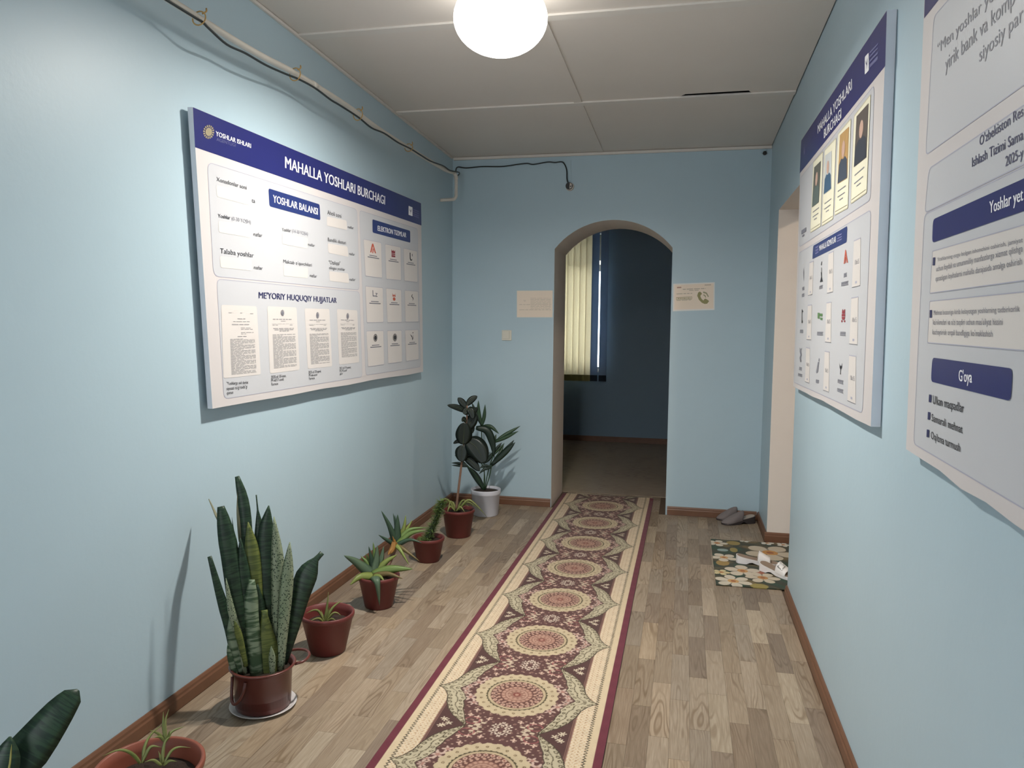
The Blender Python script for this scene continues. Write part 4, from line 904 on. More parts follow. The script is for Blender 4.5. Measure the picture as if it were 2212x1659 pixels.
# ------------------------------------------------------------------ slippers
def slipper_vf(n=22):
    """foot outline: x along the foot (0 heel .. 1 toe), half widths inner / outer"""
    xs = [0, .03, .1, .22, .38, .52, .66, .78, .88, .95, .99, 1.0]; wi = [0, .10, .135, .142, .125, .125, .145, .158, .15, .115, .06, 0]; wo = [0, .10, .135, .142, .130, .14, .17, .178, .158, .115, .06, 0]
    t = np.linspace(0, 1, n); t = .5-.5*np.cos(t*np.pi); return t, np.interp(t, xs, wi), np.interp(t, xs, wo)
def slipper(name, label, group, heel, toe, length, style, mats, z0=.0, tilt=0.0, mirror=1):
    heel, toe = np.array(heel[:2]), np.array(toe[:2]); d = toe-heel; d = d/np.linalg.norm(d); s = np.array([-d[1], d[0]])*mirror
    root = thing(name, label, 'slipper', (heel[0], heel[1], z0), group)
    t, wi, wo = slipper_vf(); n = len(t)
    def pt(x, w, z): p = heel+d*x*length+s*w*length; return (p[0], p[1], z0+z+tilt*x*length if tilt >= 0 else z0+z-tilt*(1-x)*length)
    top = lambda x: (.034*(1-x)**1.6+.016+.010*max(0, x-.8)*5*(x-.8)) if style == 'slide' else .044*(1-x)**1.25+.013
    bot = lambda x: (.0006 if (x < .25 or x > .5) else .0006+.012*math.sin((x-.25)/.25*math.pi)) if style == 'slide' else (.0006 if (x < .3 or x > .52) else .0006+.016*math.sin((x-.3)/.22*math.pi))
    # sole
    v = []; f = []
    for i in range(n):
        x = t[i]; v += [pt(x, -wi[i]*.97, bot(x)), pt(x, wo[i]*.97, bot(x)), pt(x, wo[i], top(x)), pt(x, -wi[i], top(x))]
    for i in range(n-1):
        a, b = 4*i, 4*i+4; f += [(a, a+1, b+1, b), (a+1, a+2, b+2, b+1), (a+2, a+3, b+3, b+2), (a+3, a, b, b+3)]
    obj('sole', v, f, mats[0], root, False)
    v = []; f = []                            # insole, slightly inset and proud
    for i in range(n):
        x = .02+.96*t[i]; v += [pt(x, -wi[i]*.88, top(x)+.0018), pt(x, wo[i]*.88, top(x)+.0018), pt(x, wo[i]*.88, top(x)-.001), pt(x, -wi[i]*.88, top(x)-.001)]
    for i in range(n-1):
        a, b = 4*i, 4*i+4; f += [(a, a+1, b+1, b), (a+1, a+2, b+2, b+1), (a+2, a+3, b+3, b+2), (a+3, a, b, b+3)]
    obj('insole', v, f, mats[1], root)
    # upper
    x0, x1 = (.50, .80) if style == 'slide' else (.44, 1.0)
    m = 14; k = 12; v = []; f = []; v2 = []
    for i in range(m):
        x = x0+(x1-x0)*i/(m-1); a, b = np.interp(x, t, wi)*1.02, np.interp(x, t, wo)*1.02
        if style == 'slide': h = (.060-.028*(i/(m-1)))
        else: h = (.060*(1-(max(0, (x-.44))/.56)**1.5)+.006)
        for j in range(k+1):
            w = -math.cos(math.pi*j/k); ww = (w*(a if w < 0 else b)); zz = top(x)-.004+h*math.sin(math.pi*j/k)**.75
            xs_ = x+(.07*math.sin(math.pi*j/k)*(-1 if style != 'slide' else .6)*(1-i/(m-1)) if True else 0)
            v.append(pt(xs_, ww, zz)); v2.append(pt(xs_, ww*.95, zz-.004))
    N = len(v); kk = k+1; V = v+v2
    for i in range(m-1):
        for j in range(k):
            a = i*kk+j; f.append((a, a+1, a+kk+1, a+kk)); f.append((N+a, N+a+kk, N+a+kk+1, N+a+1))
    for i in range(m-1):
        for j in (0, k): a = i*kk+j; f.append((a, a+kk, N+a+kk, N+a))
    for j in range(k):
        for i in (0, m-1): a = i*kk+j; f.append((a, a+1, N+a+1, N+a))
    obj('strap' if style == 'slide' else 'toe_upper', V, f, mats[2], root, True)
    return root, pt, top
WS, BI, WU = mat('white_sole', (226, 222, 222), .4), mat('brown_insole', (146, 126, 110), .6, .1, 30), mat('white_leather', (232, 228, 226), .35, .02)
GS, GI, GU = mat('grey_sole', (62, 56, 56), .6), mat('beige_insole', (168, 154, 142), .7, .08, 30), mat('grey_felt', (122, 112, 110), .85, .08, 60, .2, 200)
Z0 = .0072
h1, t1 = hit(1590, 1199, 2, .05), hit(1690, 1219, 2, .02); h2, t2 = hit(1643, 1214, 2, .05), hit(1728, 1253, 2, .02)
def foot(h, t, ln): h = np.array(h[:2]); t = np.array(t[:2]); d = (t-h)/np.linalg.norm(t-h); return h, h+d*ln
a, b = foot(h1, t1, .24); slipper('slide_slipper', 'white slide slipper lying farther back on the flowered doormat', 'white slides on the doormat', a, b, .25, 'slide', (WS, BI, WU), Z0)
a, b = foot(h2, t2, .24); r2, pt2, top2 = slipper('slide_slipper', 'white slide slipper with square buckle at the edge of the doormat', 'white slides on the doormat', a, b, .25, 'slide', (WS, BI, WU), Z0)
CHR = mat('buckle_metal', (200, 198, 196), .25, .02, metal=.8)
bk = [pt2(.58, -.13, .062), pt2(.70, -.135, .050), pt2(.70, -.02, .067), pt2(.58, -.02, .080)]
v, f = tube_vf(bk+[bk[0]], .0028, 8); obj('buckle', v, f, CHR, r2, True)
g1h, g1t = hit(1637, 1128, 2, .0), hit(1559, 1133, 2, .0); g2h, g2t = hit(1622, 1119, 2, 0), hit(1549.5, 1126, 2, 0)
a, b = foot(g1t, g1h, .272); slipper('house_slipper', 'grey closed-toe slipper by the end wall, the nearer of the pair', 'grey slippers by the end wall', b, a, .272, 'clog', (GS, GI, GU), .0002)
a, b = foot(g2t, g2h, .262); sh = np.array([0, .035]); slipper('house_slipper', 'grey closed-toe slipper behind its mate against the end wall', 'grey slippers by the end wall', b+sh, a+sh, .262, 'clog', (GS, GI, GU), .0002)

# ------------------------------------------------------------------ plants
TERRA = mat('terracotta_plastic', (102, 46, 42), .42, .06, 14, .05, 40, spec=.4); TERRA2 = mat('brown_enamel', (96, 46, 38), .32, .08, 10, spec=.5, coat=.2)
TERRA3 = mat('clay_plastic', (138, 76, 58), .45, .06, 14); SOIL = mat('potting_soil', (46, 34, 26), .95, .4, 60, .9, 90)
def leaf_mat(name, c0, c1, bands=0.0, spots=0.0, rough=.42, bscale=1.0, edge=None):
    m = bpy.data.materials.new(name); m.use_nodes = True; nt = m.node_tree; N = nt.nodes; K = nt.links; b = N['Principled BSDF']
    b.inputs['Roughness'].default_value = rough; b.inputs['Specular IOR Level'].default_value = .35
    uv = N.new('ShaderNodeUVMap'); uv.uv_map = 'UV'; oi = N.new('ShaderNodeObjectInfo')
    ml = N.new('ShaderNodeMath'); ml.operation = 'MULTIPLY'; ml.inputs[1].default_value = 9.0; K.new(oi.outputs['Random'], ml.inputs[0])
    cb = N.new('ShaderNodeCombineXYZ'); K.new(ml.outputs[0], cb.inputs[2]); ad = N.new('ShaderNodeVectorMath'); ad.operation = 'ADD'; K.new(uv.outputs[0], ad.inputs[0]); K.new(cb.outputs[0], ad.inputs[1])
    sc_ = N.new('ShaderNodeVectorMath'); sc_.operation = 'MULTIPLY'; K.new(ad.outputs[0], sc_.inputs[0]); sc_.inputs[1].default_value = (11, 120*bscale, 1) if bands else (60, 8, 1)
    nz = N.new('ShaderNodeTexNoise'); nz.inputs['Scale'].default_value = 1; nz.inputs['Detail'].default_value = 3; nz.inputs['Distortion'].default_value = .8 if bands else 0; K.new(sc_.outputs[0], nz.inputs['Vector'])
    rp = N.new('ShaderNodeMapRange'); w = .06 if bands else .2; rp.inputs[1].default_value = .5-w; rp.inputs[2].default_value = .5+w; K.new(nz.outputs['Fac'], rp.inputs[0])
    mx = N.new('ShaderNodeMix'); mx.data_type = 'RGBA'; mx.inputs[6].default_value = lin(*c0); mx.inputs[7].default_value = lin(*c1); K.new(rp.outputs[0], mx.inputs[0]); out = mx.outputs[2]
    if spots:
        s2 = N.new('ShaderNodeVectorMath'); s2.operation = 'MULTIPLY'; K.new(ad.outputs[0], s2.inputs[0]); s2.inputs[1].default_value = (130, 130, 1)
        vo = N.new('ShaderNodeTexVoronoi'); vo.inputs['Scale'].default_value = 1; K.new(s2.outputs[0], vo.inputs['Vector'])
        lt = N.new('ShaderNodeMath'); lt.operation = 'LESS_THAN'; lt.inputs[1].default_value = spots; K.new(vo.outputs['Distance'], lt.inputs[0])
        m2 = N.new('ShaderNodeMix'); m2.data_type = 'RGBA'; K.new(lt.outputs[0], m2.inputs[0]); K.new(out, m2.inputs[6]); m2.inputs[7].default_value = lin(52, 66, 50); out = m2.outputs[2]
    K.new(out, b.inputs['Base Color'])
    tl = N.new('ShaderNodeBsdfTranslucent'); K.new(out, tl.inputs[0]); ms = N.new('ShaderNodeMixShader'); ms.inputs[0].default_value = .12
    K.new(b.outputs[0], ms.inputs[1]); K.new(tl.outputs[0], ms.inputs[2]); K.new(ms.outputs[0], N['Material Output'].inputs[0])
    return m
SNK = leaf_mat('snake_leaf_dark', (34, 52, 40), (52, 74, 54), 1); SNP = leaf_mat('snake_leaf_pale_banded', (134, 148, 122), (66, 88, 62), 1, 0, .45, .55); SNS = leaf_mat('snake_leaf_spotted', (150, 158, 132), (128, 142, 112), 0, .33)
SNY = leaf_mat('snake_leaf_olive', (110, 118, 62), (82, 94, 50), 1); SND = leaf_mat('snake_leaf_dry', (150, 146, 118), (116, 116, 92)); YEL = leaf_mat('leaf_margin_yellow', (160, 152, 84), (140, 136, 72))
ALG = leaf_mat('aloe_leaf', (92, 116, 62), (114, 134, 74)); ALB = leaf_mat('aloe_leaf_blue', (72, 92, 74), (94, 112, 86)); ALD = leaf_mat('aloe_leaf_dark', (48, 68, 54), (62, 84, 64)); ALY = leaf_mat('aloe_leaf_lime', (130, 140, 74), (112, 126, 66)); ALO = leaf_mat('aloe_leaf_brown', (116, 96, 58), (96, 88, 58)); ALR = leaf_mat('aloe_dry_leaf', (170, 124, 66), (138, 96, 50))
SPG = leaf_mat('spider_leaf', (148, 150, 92), (112, 124, 66)); RUB = leaf_mat('rubber_leaf', (20, 29, 25), (29, 39, 33), rough=.36); RUBV = leaf_mat('rubber_leaf_vein', (76, 84, 60), (60, 70, 52)); PLM = leaf_mat('palm_leaf', (42, 66, 46), (56, 82, 56), rough=.4); PLD = leaf_mat('palm_leaf_dark', (30, 44, 38), (40, 58, 46), rough=.4)
EUP = leaf_mat('spurge_leaflet', (112, 132, 72), (90, 112, 60)); EUD = leaf_mat('spurge_stem', (52, 66, 40), (66, 78, 46)); BRK = mat('woody_stem', (120, 92, 76), .7, .2, 40)

def pot_prof(r0, r1, h, rim=.012, lip=.022, wall=.006):
    return [(0, .0006), (r0-.004, .0006), (r0, .005), (r1-rim*.55, h-lip), (r1-.002, h-lip+.002), (r1, h-lip*.5), (r1-.001, h-.002), (r1-.004, h), (r1-rim, h-.002), (r1-rim-wall*.4, h-.03), (r0*.92, .03), (0, .03)]
def pot(root, c, r0, r1, h, m, soil=.03, ribs=0):
    o = lathe('pot', pot_prof(r0, r1, h), (c[0], c[1], c[2] if len(c) > 2 else 0), m, root, 48)
    zc = (c[2] if len(c) > 2 else 0)
    rs = r0+(r1-.014-r0)*((h-soil)/h)-.003
    rr = random.Random(int(c[0]*999)); v = [(c[0], c[1], zc+h-soil+.006)]; f = []; R_, S_ = 5, 26
    for i in range(1, R_+1):
        for k in range(S_):
            a = 2*math.pi*k/S_; v.append((c[0]+rs*i/R_*math.cos(a), c[1]+rs*i/R_*math.sin(a), zc+h-soil+(rr.uniform(-.004, .005) if i < R_ else -.003)))
    f += [(0, 1+k, 1+(k+1) % S_) for k in range(S_)]
    for i in range(R_-1):
        for k in range(S_): f.append((1+i*S_+k, 1+(i+1)*S_+k, 1+(i+1)*S_+(k+1) % S_, 1+i*S_+(k+1) % S_))
    f.append(tuple(1+(R_-1)*S_+k for k in range(S_))[::-1]); obj('soil', v, f, SOIL, root)
    return o
class Plant:
    def __init__(s, c, root): s.c, s.root = c, root
    def P(s, x, y, off=0.0): return facing(x, y, s.c, off)
    def leaf(s, pts, wpx, m, thick=.004, shape=None, curl=.0, off=(0, 0), name='leaf', side=None, floor_z=None):
        """pts: base to tip as seen; off: depth at base and tip; width as seen"""
        n = len(pts); path = [s.P(q[0], q[1], q[2] if len(q) > 2 else off[0]+(off[1]-off[0])*i/(n-1)) for i, q in enumerate(pts)]
        wpx = wpx*(1.12 if m in (SNK, SNS, SNP, SNY) else 1.0)
        dist = np.linalg.norm(np.array(s.c[:2])-CAM[:2]); k = math.hypot(dist, .8)/F
        for p in path: p[0] = max(p[0], .006); p[1] = min(p[1], L-.006)
        d = path[-1]-path[0]; vd = path[0]-CAM; sd = np.cross(d, vd) if side is None else side
        return leaf(s.root, path, wpx*k, thick, m, sd/np.linalg.norm(sd), shape, curl, name)
SWORD = lambda t: (.62+.38*min(1, t*2.2))*(1-max(0, (t-.62)/.38)**1.6*.93)
BLUNT = lambda t: (.6+.4*min(1, t*2))*(1-max(0, (t-.7)/.3)**1.5*.62)
SPEAR = lambda t: (1-t)**.75*(.85+.15*min(1, t*6))+.02
LANCE = lambda t: max(.04, math.sin(math.pi*(.10+.90*t)**.9)**.8)
OVAL = lambda t: max(.03, math.sin(math.pi*min(1, .03+.97*t))**.55)

# --- large snake plant on its plate
c1 = (.305, 2.535)
pl = tag(lathe('plant_saucer', [(0, .0005), (.085, .0005), (.10, .002), (.120, .010), (.124, .0135), (.121, .0150), (.110, .0062), (.09, .0056), (0, .0052)], (c1[0], c1[1], 0), mat('white_ceramic', (206, 200, 198), .3, .02), None, 48), 'shallow white plate under the tall snake plant', 'saucer')
sn = thing('potted_snake_plant', 'tall banded snake plant in a brown pot with looped handles', 'plant', (c1[0], c1[1], .0062))
h_ = .158; zb = .0062
lathe('pot', [(0, .0004), (.098, .0004), (.102, .006), (.108, h_-.012), (.114, h_-.008), (.121, h_-.002), (.123, h_+.002), (.120, h_+.005), (.112, h_+.004), (.107, h_-.004), (.103, .02), (0, .02)], (c1[0], c1[1], zb), TERRA2, sn, 48)
pot_soil = lathe('soil', [(0, h_-.018), (.05, h_-.02), (.104, h_-.024), (.1, h_-.06), (0, h_-.06)], (c1[0], c1[1], zb), SOIL, sn, 32)
dv = np.array(c1)-CAM[:2]; dv = dv/np.linalg.norm(dv); sv = np.array([dv[1], -dv[0]])
ang0 = math.atan2(sv[1]+dv[1]*.35, sv[0]+dv[0]*.35)
pts = [(c1[0]+(.118+.062*math.sin(math.pi*k/14)**.55)*math.cos(ang0-.52+1.04*k/14), c1[1]+(.118+.062*math.sin(math.pi*k/14)**.55)*math.sin(ang0-.52+1.04*k/14), zb+h_-.006+.008*math.sin(math.pi*k/14)) for k in range(15)]
tube('handle', pts, .0058, TERRA2, sn, 8)
ang0 = math.atan2(-sv[1]-dv[1]*.75, -sv[0]-dv[0]*.75)
pts = [(c1[0]+(.113+.016*math.sin(math.pi*k/14))*math.cos(ang0-.36+.72*k/14), c1[1]+(.113+.016*math.sin(math.pi*k/14))*math.sin(ang0-.36+.72*k/14), zb+h_-.02-.085*math.sin(math.pi*k/14)**.6) for k in range(15)]
tube('handle', pts, .0058, TERRA2, sn, 8)
S = Plant(c1, sn)
S.leaf([(545, 1450), (538, 1300), (533, 1150), (525, 1080), (512, 1029)], 20, SNK, .006, BLUNT, .1, (.03, .05))
S.leaf([(520, 1170), (514, 1110), (513, 1062)], 9, SND, .003, SPEAR, .1, (.05, .045))
S.leaf([(522, 1440), (497, 1255), (476, 1140), (466, 1110), (451, 1078)], 27, SND, .007, SWORD, .1, (-.0, .165), side=np.array([dv[0], dv[1], 0.0]))
S.leaf([(532, 1455), (515, 1330), (497, 1200), (484, 1130), (477, 1094)], 31, SNK, .006, lambda t: .75+.25*min(1, t*3) if t < .6 else 1-.62*((t-.6)/.4), .15, (-.02, -.01))
S.leaf([(530, 1450), (515, 1250), (501, 1117)], 12, SNK, .005, SPEAR, .1, (.02, .03))
S.leaf([(540, 1458), (530, 1300), (519, 1162)], 26, SNK, .006, SWORD, .15, (-.01, -.01))
S.leaf([(562, 1455), (552, 1300), (545, 1200), (536, 1128)], 28, SNY, .006, SWORD, .15, (.0, .01))
S.leaf([(556, 1462), (548, 1380), (543, 1320), (544, 1252)], 27, SNP, .006, lambda t: .9 if t < .8 else .9*(1-(t-.8)/.2*.6), .2, (-.045, -.035))
S.leaf([(572, 1450), (567, 1250), (560, 1140), (553.5, 1069)], 24, SNK, .006, lambda t: .95 if t < .55 else max(.1, .95-.95*((t-.55)/.33)) , .1, (.02, .03))
S.leaf([(578, 1450), (577, 1280), (574, 1160), (580.5, 1092)], 30, SNK, .006, SWORD, .15, (.01, .02))
S.leaf([(592, 1450), (600, 1330), (600, 1220), (592, 1116)], 25, SNS, .006, SWORD, .15, (-.01, .005))
S.leaf([(604, 1452), (612, 1340), (620, 1250), (626, 1171)], 24, SNS, .006, SWORD, .15, (-.03, -.03))
S.leaf([(606, 1448), (632, 1350), (655, 1262), (676, 1218), (696, 1194)], 40, SNK, .006, lambda t: (.4+.6*min(1, t*2)) if t < .62 else max(.24, 1-1.0*((t-.62)/.3)), .1, (.02, .05))
S.leaf([(516, 1455), (497, 1360), (474, 1280), (452.5, 1202)], 20, SNK, .006, lambda t: .9 if t < .5 else .9-.55*((t-.5)/.5), .15, (-.02, -.03))
S.leaf([(530, 1455), (518, 1380), (500, 1320), (488, 1249)], 13, SNS, .005, SWORD, .1, (-.04, -.05))
S.leaf([(532, 1440), (518, 1380), (506, 1340)], 12, SNY, .005, SWORD, .1, (-.05, -.06))
S.leaf([(580, 1460), (576, 1400), (571, 1318)], 38, SNY, .006, lambda t: (.75+.25*min(1, t*3)) if t < .55 else max(.3, 1-.75*((t-.55)/.4)), .15, (-.04, -.03))
S.leaf([(588, 1462), (588, 1430), (586, 1396)], 12, SNS, .005, SWORD, .1, (-.07, -.075))
S.leaf([(508, 1460), (500, 1420), (496, 1375)], 14, SNP, .005, SWORD, .1, (-.03, -.03))
S.leaf([(566, 1455), (560, 1350), (556, 1262)], 26, SNK, .006, SWORD, .12, (-.01, -.01)); S.leaf([(598, 1450), (608, 1370), (612, 1300)], 24, SNK, .006, SWORD, .12, (.02, .03)); S.leaf([(524, 1455), (508, 1390), (497, 1330)], 22, SNP, .006, SWORD, .12, (-.03, -.035))
S.leaf([(560, 1460), (530, 1420), (515, 1380)], 22, SNK, .006, SWORD, .1, (-.02, -.02))

# --- small spider plants in wide pots
def spider(root, c, items, m=SPG):
    s = Plant(c, root)
    for pts, w, o in items: s.leaf(pts, w, m, .0016, lambda t: max(.08, (.7+.3*min(1, t*4))*(1-t**2.2)), .25, o)
c2 = (.320, 3.045); p = thing('potted_spider_plant', 'small pale spider plant in a red pot behind the tall snake plant', 'plant', (c2[0], c2[1], 0))
pot(p, c2, .078, .119, .178, TERRA, .045)
spider(p, c2, [([(701, 1345), (706, 1315), (709.5, 1279)], 7, (0, .02)), ([(701, 1345), (690, 1322), (678, 1318), (661, 1325)], 6, (0, -.03)), ([(703, 1345), (715, 1318), (727, 1305), (741, 1297)], 6, (0, .03)),
    ([(703, 1345), (718, 1326), (728, 1324), (737, 1330)], 5, (0, -.02)), ([(700, 1345), (688, 1336), (670, 1341)], 6, (0, -.05)), ([(704, 1346), (716, 1337), (728, 1342)], 5, (0, -.05)), ([(702, 1344), (708, 1325), (712, 1312)], 5, (0, 0)), ([(702, 1344), (697, 1330), (694, 1318)], 4, (0, .03))])
c0 = (.408, 1.775); p = thing('potted_spider_plant', 'spider plant shoots in a wide clay pot at the bottom left', 'plant', (c0[0], c0[1], 0))
pot(p, c0, .09, .146, .228, TERRA3, .05)
spider(p, c0, [([(302, 1648), (285, 1628), (258, 1620), (221, 1633)], 7, (-.02, -.05)), ([(308, 1648), (312, 1615), (325, 1588), (350, 1565)], 7, (-.01, .04)), ([(306, 1648), (325, 1614), (349, 1614)], 7, (-.01, 0)), ([(302, 1650), (298, 1640), (292, 1628)], 6, (-.02, -.02)),
    ([(351, 1652), (352, 1622), (358, 1600), (371, 1589)], 7, (-.02, .0)), ([(353, 1652), (368, 1625), (385, 1614), (412, 1615)], 6, (-.02, 0)), ([(353, 1654), (366, 1644), (382, 1645)], 6, (-.03, -.04)), ([(349, 1654), (332, 1642), (313, 1646)], 6, (-.03, -.04)), ([(350, 1652), (347, 1638), (342, 1622)], 6, (-.02, 0)),
    ([(358, 1600), (353, 1568), (353, 1538)], 7, (.04, .05)), ([(359, 1600), (357, 1560), (365, 1532)], 6, (.04, .05)), ([(361, 1598), (372, 1580), (399, 1569)], 6, (.04, .08)), ([(356, 1600), (342, 1585), (323, 1577)], 7, (.04, .03)), ([(356, 1602), (345, 1592), (332, 1594)], 6, (.04, .02)), ([(358, 1602), (364, 1590), (366, 1578)], 7, (.04, .03))])
# --- snake plant leaves in the corner of the frame
cn = (.44, 1.33); p = thing('potted_snake_plant', 'dark snake plant leaves rising at the lower left corner', 'plant', (cn[0], cn[1], 0))
pot(p, cn, .085, .13, .20, TERRA3, .03); S = Plant(cn, p)
S.leaf([(-120, 1830), (-40, 1740), (60, 1625), (130, 1535), (169, 1490)], 66, SNK, .006, lambda t: (.55+.45*min(1, t*2)) if t < .5 else (1-.62*((t-.5)/.5)**1.1)*(1-max(0, (t-.93)/.07)**2*.8), .15, (0, .06))
S.leaf([(-95, 1820), (-30, 1730), (8, 1650), (22, 1591)], 46, SNK, .006, SWORD, .15, (-.03, .0))
S.leaf([(-88, 1820), (-10, 1740), (18, 1665), (25, 1608)], 12, YEL, .004, SPEAR, .1, (-.036, -.008), 'leaf_margin')
S.leaf([(-150, 1830), (-150, 1700), (-130, 1560)], 56, SNK, .006, SWORD, .15, (.02, .04)); S.leaf([(-170, 1830), (-210, 1700), (-230, 1600)], 50, SNP, .006, SWORD, .15, (0, .0))

# --- aloe with two rosettes
c3 = (.330, 3.605); p = thing('potted_aloe', 'spiky green aloe with drooping leaves in a red pot', 'plant', (c3[0], c3[1], 0))
pot(p, c3, .072, .108, .168, TERRA, .02); S = Plant(c3, p); AC = (807, 1246); BC = (856, 1178)
for tip, w, m, o, mid in (((743, 1200), 22, ALB, (0, -.03), (772, 1216)), ((755.5, 1264), 18, ALY, (-.02, -.09), (778, 1246)), ((831, 1257), 12, ALY, (-.04, -.10), (820, 1246)), ((892, 1229), 24, ALG, (-.02, -.03), (845, 1230)), ((870, 1250), 14, ALO, (-.03, -.09), (838, 1240)),
                          ((815, 1178), 18, ALB, (0, .02), (813, 1210)), ((829, 1180), 17, ALB, (.01, .05), (822, 1212)), ((796.5, 1180), 13, ALD, (.02, .03), (803, 1212)), ((806, 1171), 12, ALG, (.03, .05), (809, 1205)), ((858, 1198), 16, ALY, (.0, .02), (832, 1215)), ((779, 1201), 12, ALG, (.02, .05), (793, 1216)), ((790, 1196), 11, ALG, (.03, .05), (798, 1215)), ((850, 1205), 12, ALG, (.02, .06), (828, 1222))):
    S.leaf([AC, mid, tip], w*1.25, m, .008, SPEAR, .25, o)
S.leaf([(808, 1246, -.03), (812, 1250, -.105), (816, 1266, -.128), (820, 1308, -.118)], 24, ALB, .007, SPEAR, .2)
tube('stem', spline([S.P(828, 1240, .02), S.P(842, 1212, .06), S.P(855, 1180, .09)], 4), .012, BRK, p, 10)
for tip, w, m, o, mid in (((823.5, 1103), 14, ALD, (.08, .06), (842, 1138)), ((859, 1111), 20, ALD, (.08, .08), (858, 1145)), ((849, 1108), 9, ALD, (.1, .12), (855, 1140)), ((817.5, 1155.5), 10, ALD, (.08, .05), (835, 1166)), ((876.5, 1112.5), 12, ALY, (.12, .14), (872, 1142)), ((891, 1123), 11, ALY, (.12, .16), (877, 1146)),
                          ((923, 1139), 12, ALG, (.08, .10), (882, 1146)), ((920, 1146), 13, ALG, (.07, .05), (888, 1152)), ((912, 1173), 10, ALD, (.06, .02), (885, 1166)), ((907, 1213), 11, ALO, (.06, -.02), (874, 1188)), ((884, 1221), 10, ALY, (.05, -.03), (866, 1190)), ((853, 1112), 9, ALD, (.09, .1), (855, 1140)), ((838, 1200), 9, ALR, (.06, .02), (846, 1186)), ((848, 1158), 8, ALR, (.055, .04), (852, 1170))):
    S.leaf([BC, mid, tip], w*1.2, m, .007, SPEAR, .25, o)
S.leaf([(852, 1165), (848, 1185), (838, 1198)], 13, ALR, .004, OVAL, .2, (.05, .03), 'dry_leaf')
# --- spurge with a dense leafy column
c4 = (.330, 4.385); p = thing('potted_spurge', 'leaning green column of tiny leaves in a small red pot', 'plant', (c4[0], c4[1], 0))
pot(p, c4, .07, .101, .148, TERRA, .022); S = Plant(c4, p)
axis = spline([S.P(918, 1172), S.P(930, 1150, .01), S.P(944, 1118, .02), S.P(950, 1100, .03), S.P(957, 1082, .04)], 12)
tube('stem', axis, [.016-.007*i/(len(axis)-1) for i in range(len(axis))], EUD, p, 10)
rr = random.Random(5); v = []; f = []
for k in range(560):
    t = rr.random(); q = axis[int(t*(len(axis)-1))]; a = rr.uniform(0, 2*math.pi); rad = .010; dr = np.array([math.cos(a), math.sin(a), rr.uniform(-.1, .7)])
    b0 = q+dr*rad*.8; tp = b0+dr/np.linalg.norm(dr)*rr.uniform(.026, .044); lv, lf, _ = leaf_vf([b0, (b0+tp)/2, tp], .009, .0016, np.cross(dr, (0, 0, 1.0)), SPEAR, .1, 4, len(v)); v += lv; f += lf
for k in range(150):
    t = rr.random()*.15; q = S.P(917+rr.uniform(-14, 8), 1172, rr.uniform(-.03, .04)); dr = np.array([rr.uniform(-1, 1), rr.uniform(-1, 1), rr.uniform(.1, .9)]); tp = q+dr*.028
    tp[2] = max(tp[2], .142); lv, lf, _ = leaf_vf([q, (q+tp)/2, tp], .006, .0014, np.cross(dr, (0, 0, 1.0)), SPEAR, .1, 4, len(v)); v += lv; f += lf
o = obj('leaflets', v, f, EUP, p, True); o['kind'] = 'stuff'
uvl = o.data.uv_layers.new(name='UV'); 
# --- rubber plant with spider plant at its foot
c5 = (.352, 4.955); p = thing('potted_rubber_plant', 'dark rubber plant on a thin bare stem in a red pot', 'plant', (c5[0], c5[1], 0))
pot(p, c5, .083, .113, .188, TERRA, .022); S = Plant(c5, p)
stem = spline([S.P(985, 1102), S.P(990, 1060), S.P(996, 1010), S.P(1000, 975), S.P(1005, 930), S.P(1009, 895), S.P(1009, 876)], 5)
tube('stem', stem, [.009-.004*i/(len(stem)-1) for i in range(len(stem))], BRK, p, 10)
for pts, w, o in (([(1008, 950), (1030, 968), (1047, 1001)], 46, (.0, -.05)), ([(1001, 962), (998, 978), (997, 998)], 30, (-.01, -.03)), ([(1000, 960), (1002, 938), (1003, 912)], 36, (-.01, -.02)), ([(1006, 930), (1018, 910), (1027, 892)], 26, (0, .02)),
                  ([(1007, 890), (990, 881), (966, 875)], 13, (0, -.02)), ([(1008, 882), (999, 870), (989, 859)], 15, (.01, .02)), ([(1008, 876), (1018, 864), (1031, 855.5)], 14, (.01, .03)), ([(1009, 892), (1020, 889), (1033, 880.5)], 14, (0, -.03)), ([(1007, 912), (1002, 905), (998, 911)], 11, (-.01, -.03)),
                  ([(1009, 884), (1017, 888), (1022, 905)], 18, (-.01, -.03)), ([(1003, 988), (1018, 996), (1036, 1018)], 20, (0, -.05)), ([(1000, 958), (990, 953), (979, 958)], 9, (.02, .03)), ([(1009, 882), (1005, 889), (1000, 893)], 16, (-.01, -.02)), ([(1008, 925), (1016, 930), (1022, 935)], 24, (.01, .02))):
    S.leaf(pts, w, RUB, .0016, OVAL, -.05, o)
    S.leaf(pts, 1.6, RUBV, .0042, SPEAR, 0, (o[0]-.002, o[1]-.003), 'leaf_vein')
spider(p, c5, [([(985, 1104), (974, 1083), (966, 1108)], 5, (0, -.05)), ([(988, 1104), (1010, 1080), (1030, 1092), (1052, 1117)], 5, (0, -.04)), ([(988, 1104), (1010, 1084), (1037, 1103)], 6, (0, -.02)), ([(985, 1104), (994, 1095), (1004, 1106)], 6, (-.02, -.06)), ([(984, 1104), (968, 1080), (950, 1079)], 5, (.02, .02)), ([(984, 1104), (972, 1094), (965, 1112)], 6, (-.02, -.07)), ([(986, 1104), (998, 1082), (1010, 1081)], 5, (.02, .04)), ([(988, 1104), (1003, 1090), (1012, 1094)], 5, (.01, 0)), ([(985, 1104), (979, 1086), (972, 1084)], 5, (.02, .05))])
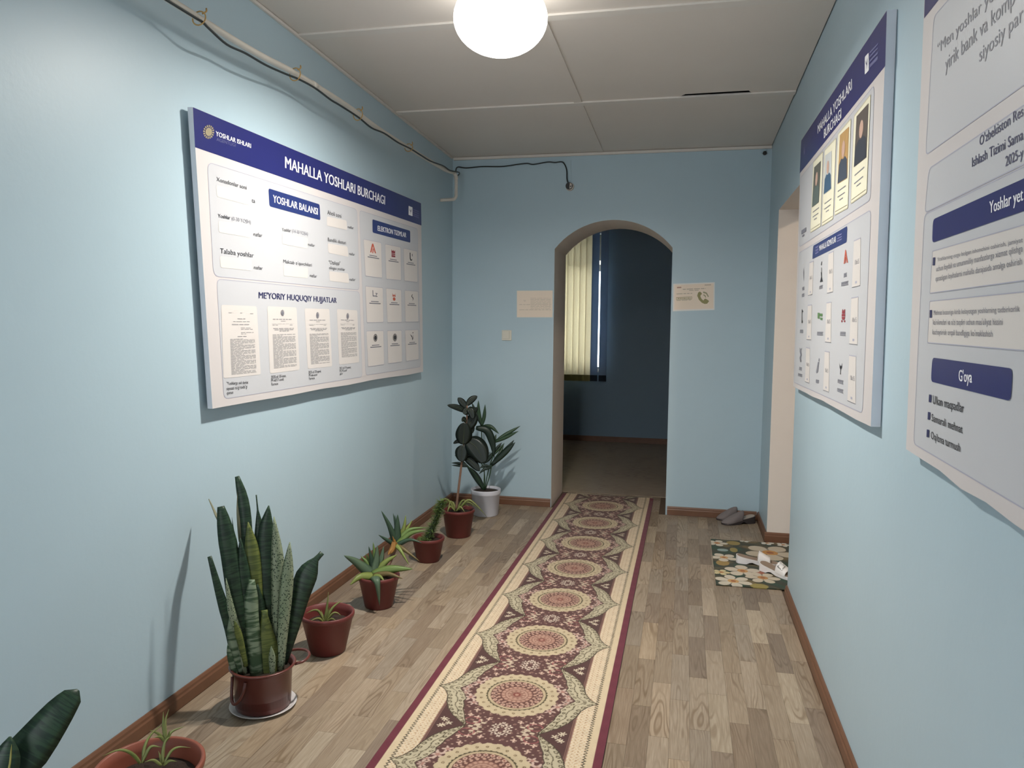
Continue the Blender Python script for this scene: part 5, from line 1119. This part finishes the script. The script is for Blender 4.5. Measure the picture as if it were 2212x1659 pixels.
# --- palm in a white bucket
c6 = (.385, 5.565); p = thing('potted_palm', 'slender green palm in a white plastic bucket in the corner', 'plant', (c6[0], c6[1], 0))
BKT = mat('white_bucket_plastic', (206, 206, 214), .35, .03, 10, .05, 20)
lathe('bucket', [(0, .0006), (.094, .0006), (.098, .006), (.108, .160), (.113, .163), (.115, .172), (.114, .186), (.116, .196), (.114, .2), (.107, .198), (.104, .17), (.09, .03), (0, .03)], (c6[0], c6[1], 0), BKT, p, 48)
lathe('soil', [(0, .186), (.06, .184), (.104, .18), (.1, .14), (0, .14)], (c6[0], c6[1], 0), SOIL, p, 30)
S = Plant(c6, p)
def stalk(pts, r=.004): tube('stalk', spline([S.P(x, y, o) for x, y, o in pts], 5), r, PLM, p, 8)
stalk([(1045, 1058, 0), (1046, 1010, .01), (1041, 960, .02), (1040, 920, .03)]); stalk([(1047, 1058, 0), (1054, 1020, .0), (1066, 980, .0), (1070, 952, .0)]); stalk([(1048, 1058, 0), (1057, 1030, -.02), (1062, 1005, -.03)]); stalk([(1044, 1058, 0), (1030, 1030, .0), (1010, 1006, -.01)], .005); stalk([(1046, 1058, .01), (1046, 1020, .02), (1030, 975, .04)])
for pts, w, m, o in (([(1069, 955), (1094, 938), (1124, 920)], 9, PLM, (0, .02)), ([(1069, 955), (1096, 943), (1120, 931)], 8, PLM, (0, -.02)), ([(1061, 1006), (1088, 978), (1110.5, 950.5)], 12, PLD, (-.03, 0)), ([(1062, 1004), (1092, 976), (1113, 955.5)], 13, PLD, (-.03, -.03)), ([(1067, 982), (1080, 968), (1090, 957)], 6, PLM, (0, .02)), ([(1066, 978), (1076, 965), (1084, 956)], 6, PLD, (0, .02)),
                     ([(1040.5, 920), (1034, 892), (1033.5, 865)], 9, PLM, (.03, .04)), ([(1041, 920), (1046, 898), (1048, 873.5)], 8, PLM, (.03, .05)), ([(1040, 918), (1027, 890), (1019, 869)], 8, PLD, (.03, .04)), ([(1040, 921), (1060, 922), (1078, 937)], 9, PLM, (.03, .0)), ([(1066, 965), (1062, 950), (1060, 938)], 8, PLD, (.01, .03)), ([(1068, 960), (1069, 948), (1072, 938)], 6, PLM, (.01, .03)),
                     ([(1010, 1006), (992, 1001), (975, 1000)], 6, PLD, (-.01, .0)), ([(1010, 1008), (992, 1006), (975, 1005)], 5, PLD, (-.01, -.02)), ([(1008, 1004), (995, 994), (982, 983)], 5, PLD, (0, .02)), ([(1061, 1010), (1046, 1014), (1034.5, 1024)], 6, PLD, (-.03, -.05)), ([(1061, 1008), (1046, 1006), (1036, 1012)], 6, PLD, (-.03, -.04)), ([(1028, 924), (1052, 930), (1064, 958), (1067, 988)], 17, PLD, (.0, -.03)),
                     ([(1045, 1056), (1026, 1026), (1008, 1006)], 14, PLD, (0, .0)), ([(1046, 1000), (1058, 988), (1066, 975)], 9, PLD, (.0, .0)), ([(1062, 1004), (1078, 982), (1088, 962)], 8, PLM, (-.03, .02))):
    S.leaf(pts, w, m, .002, LANCE, .2, o)
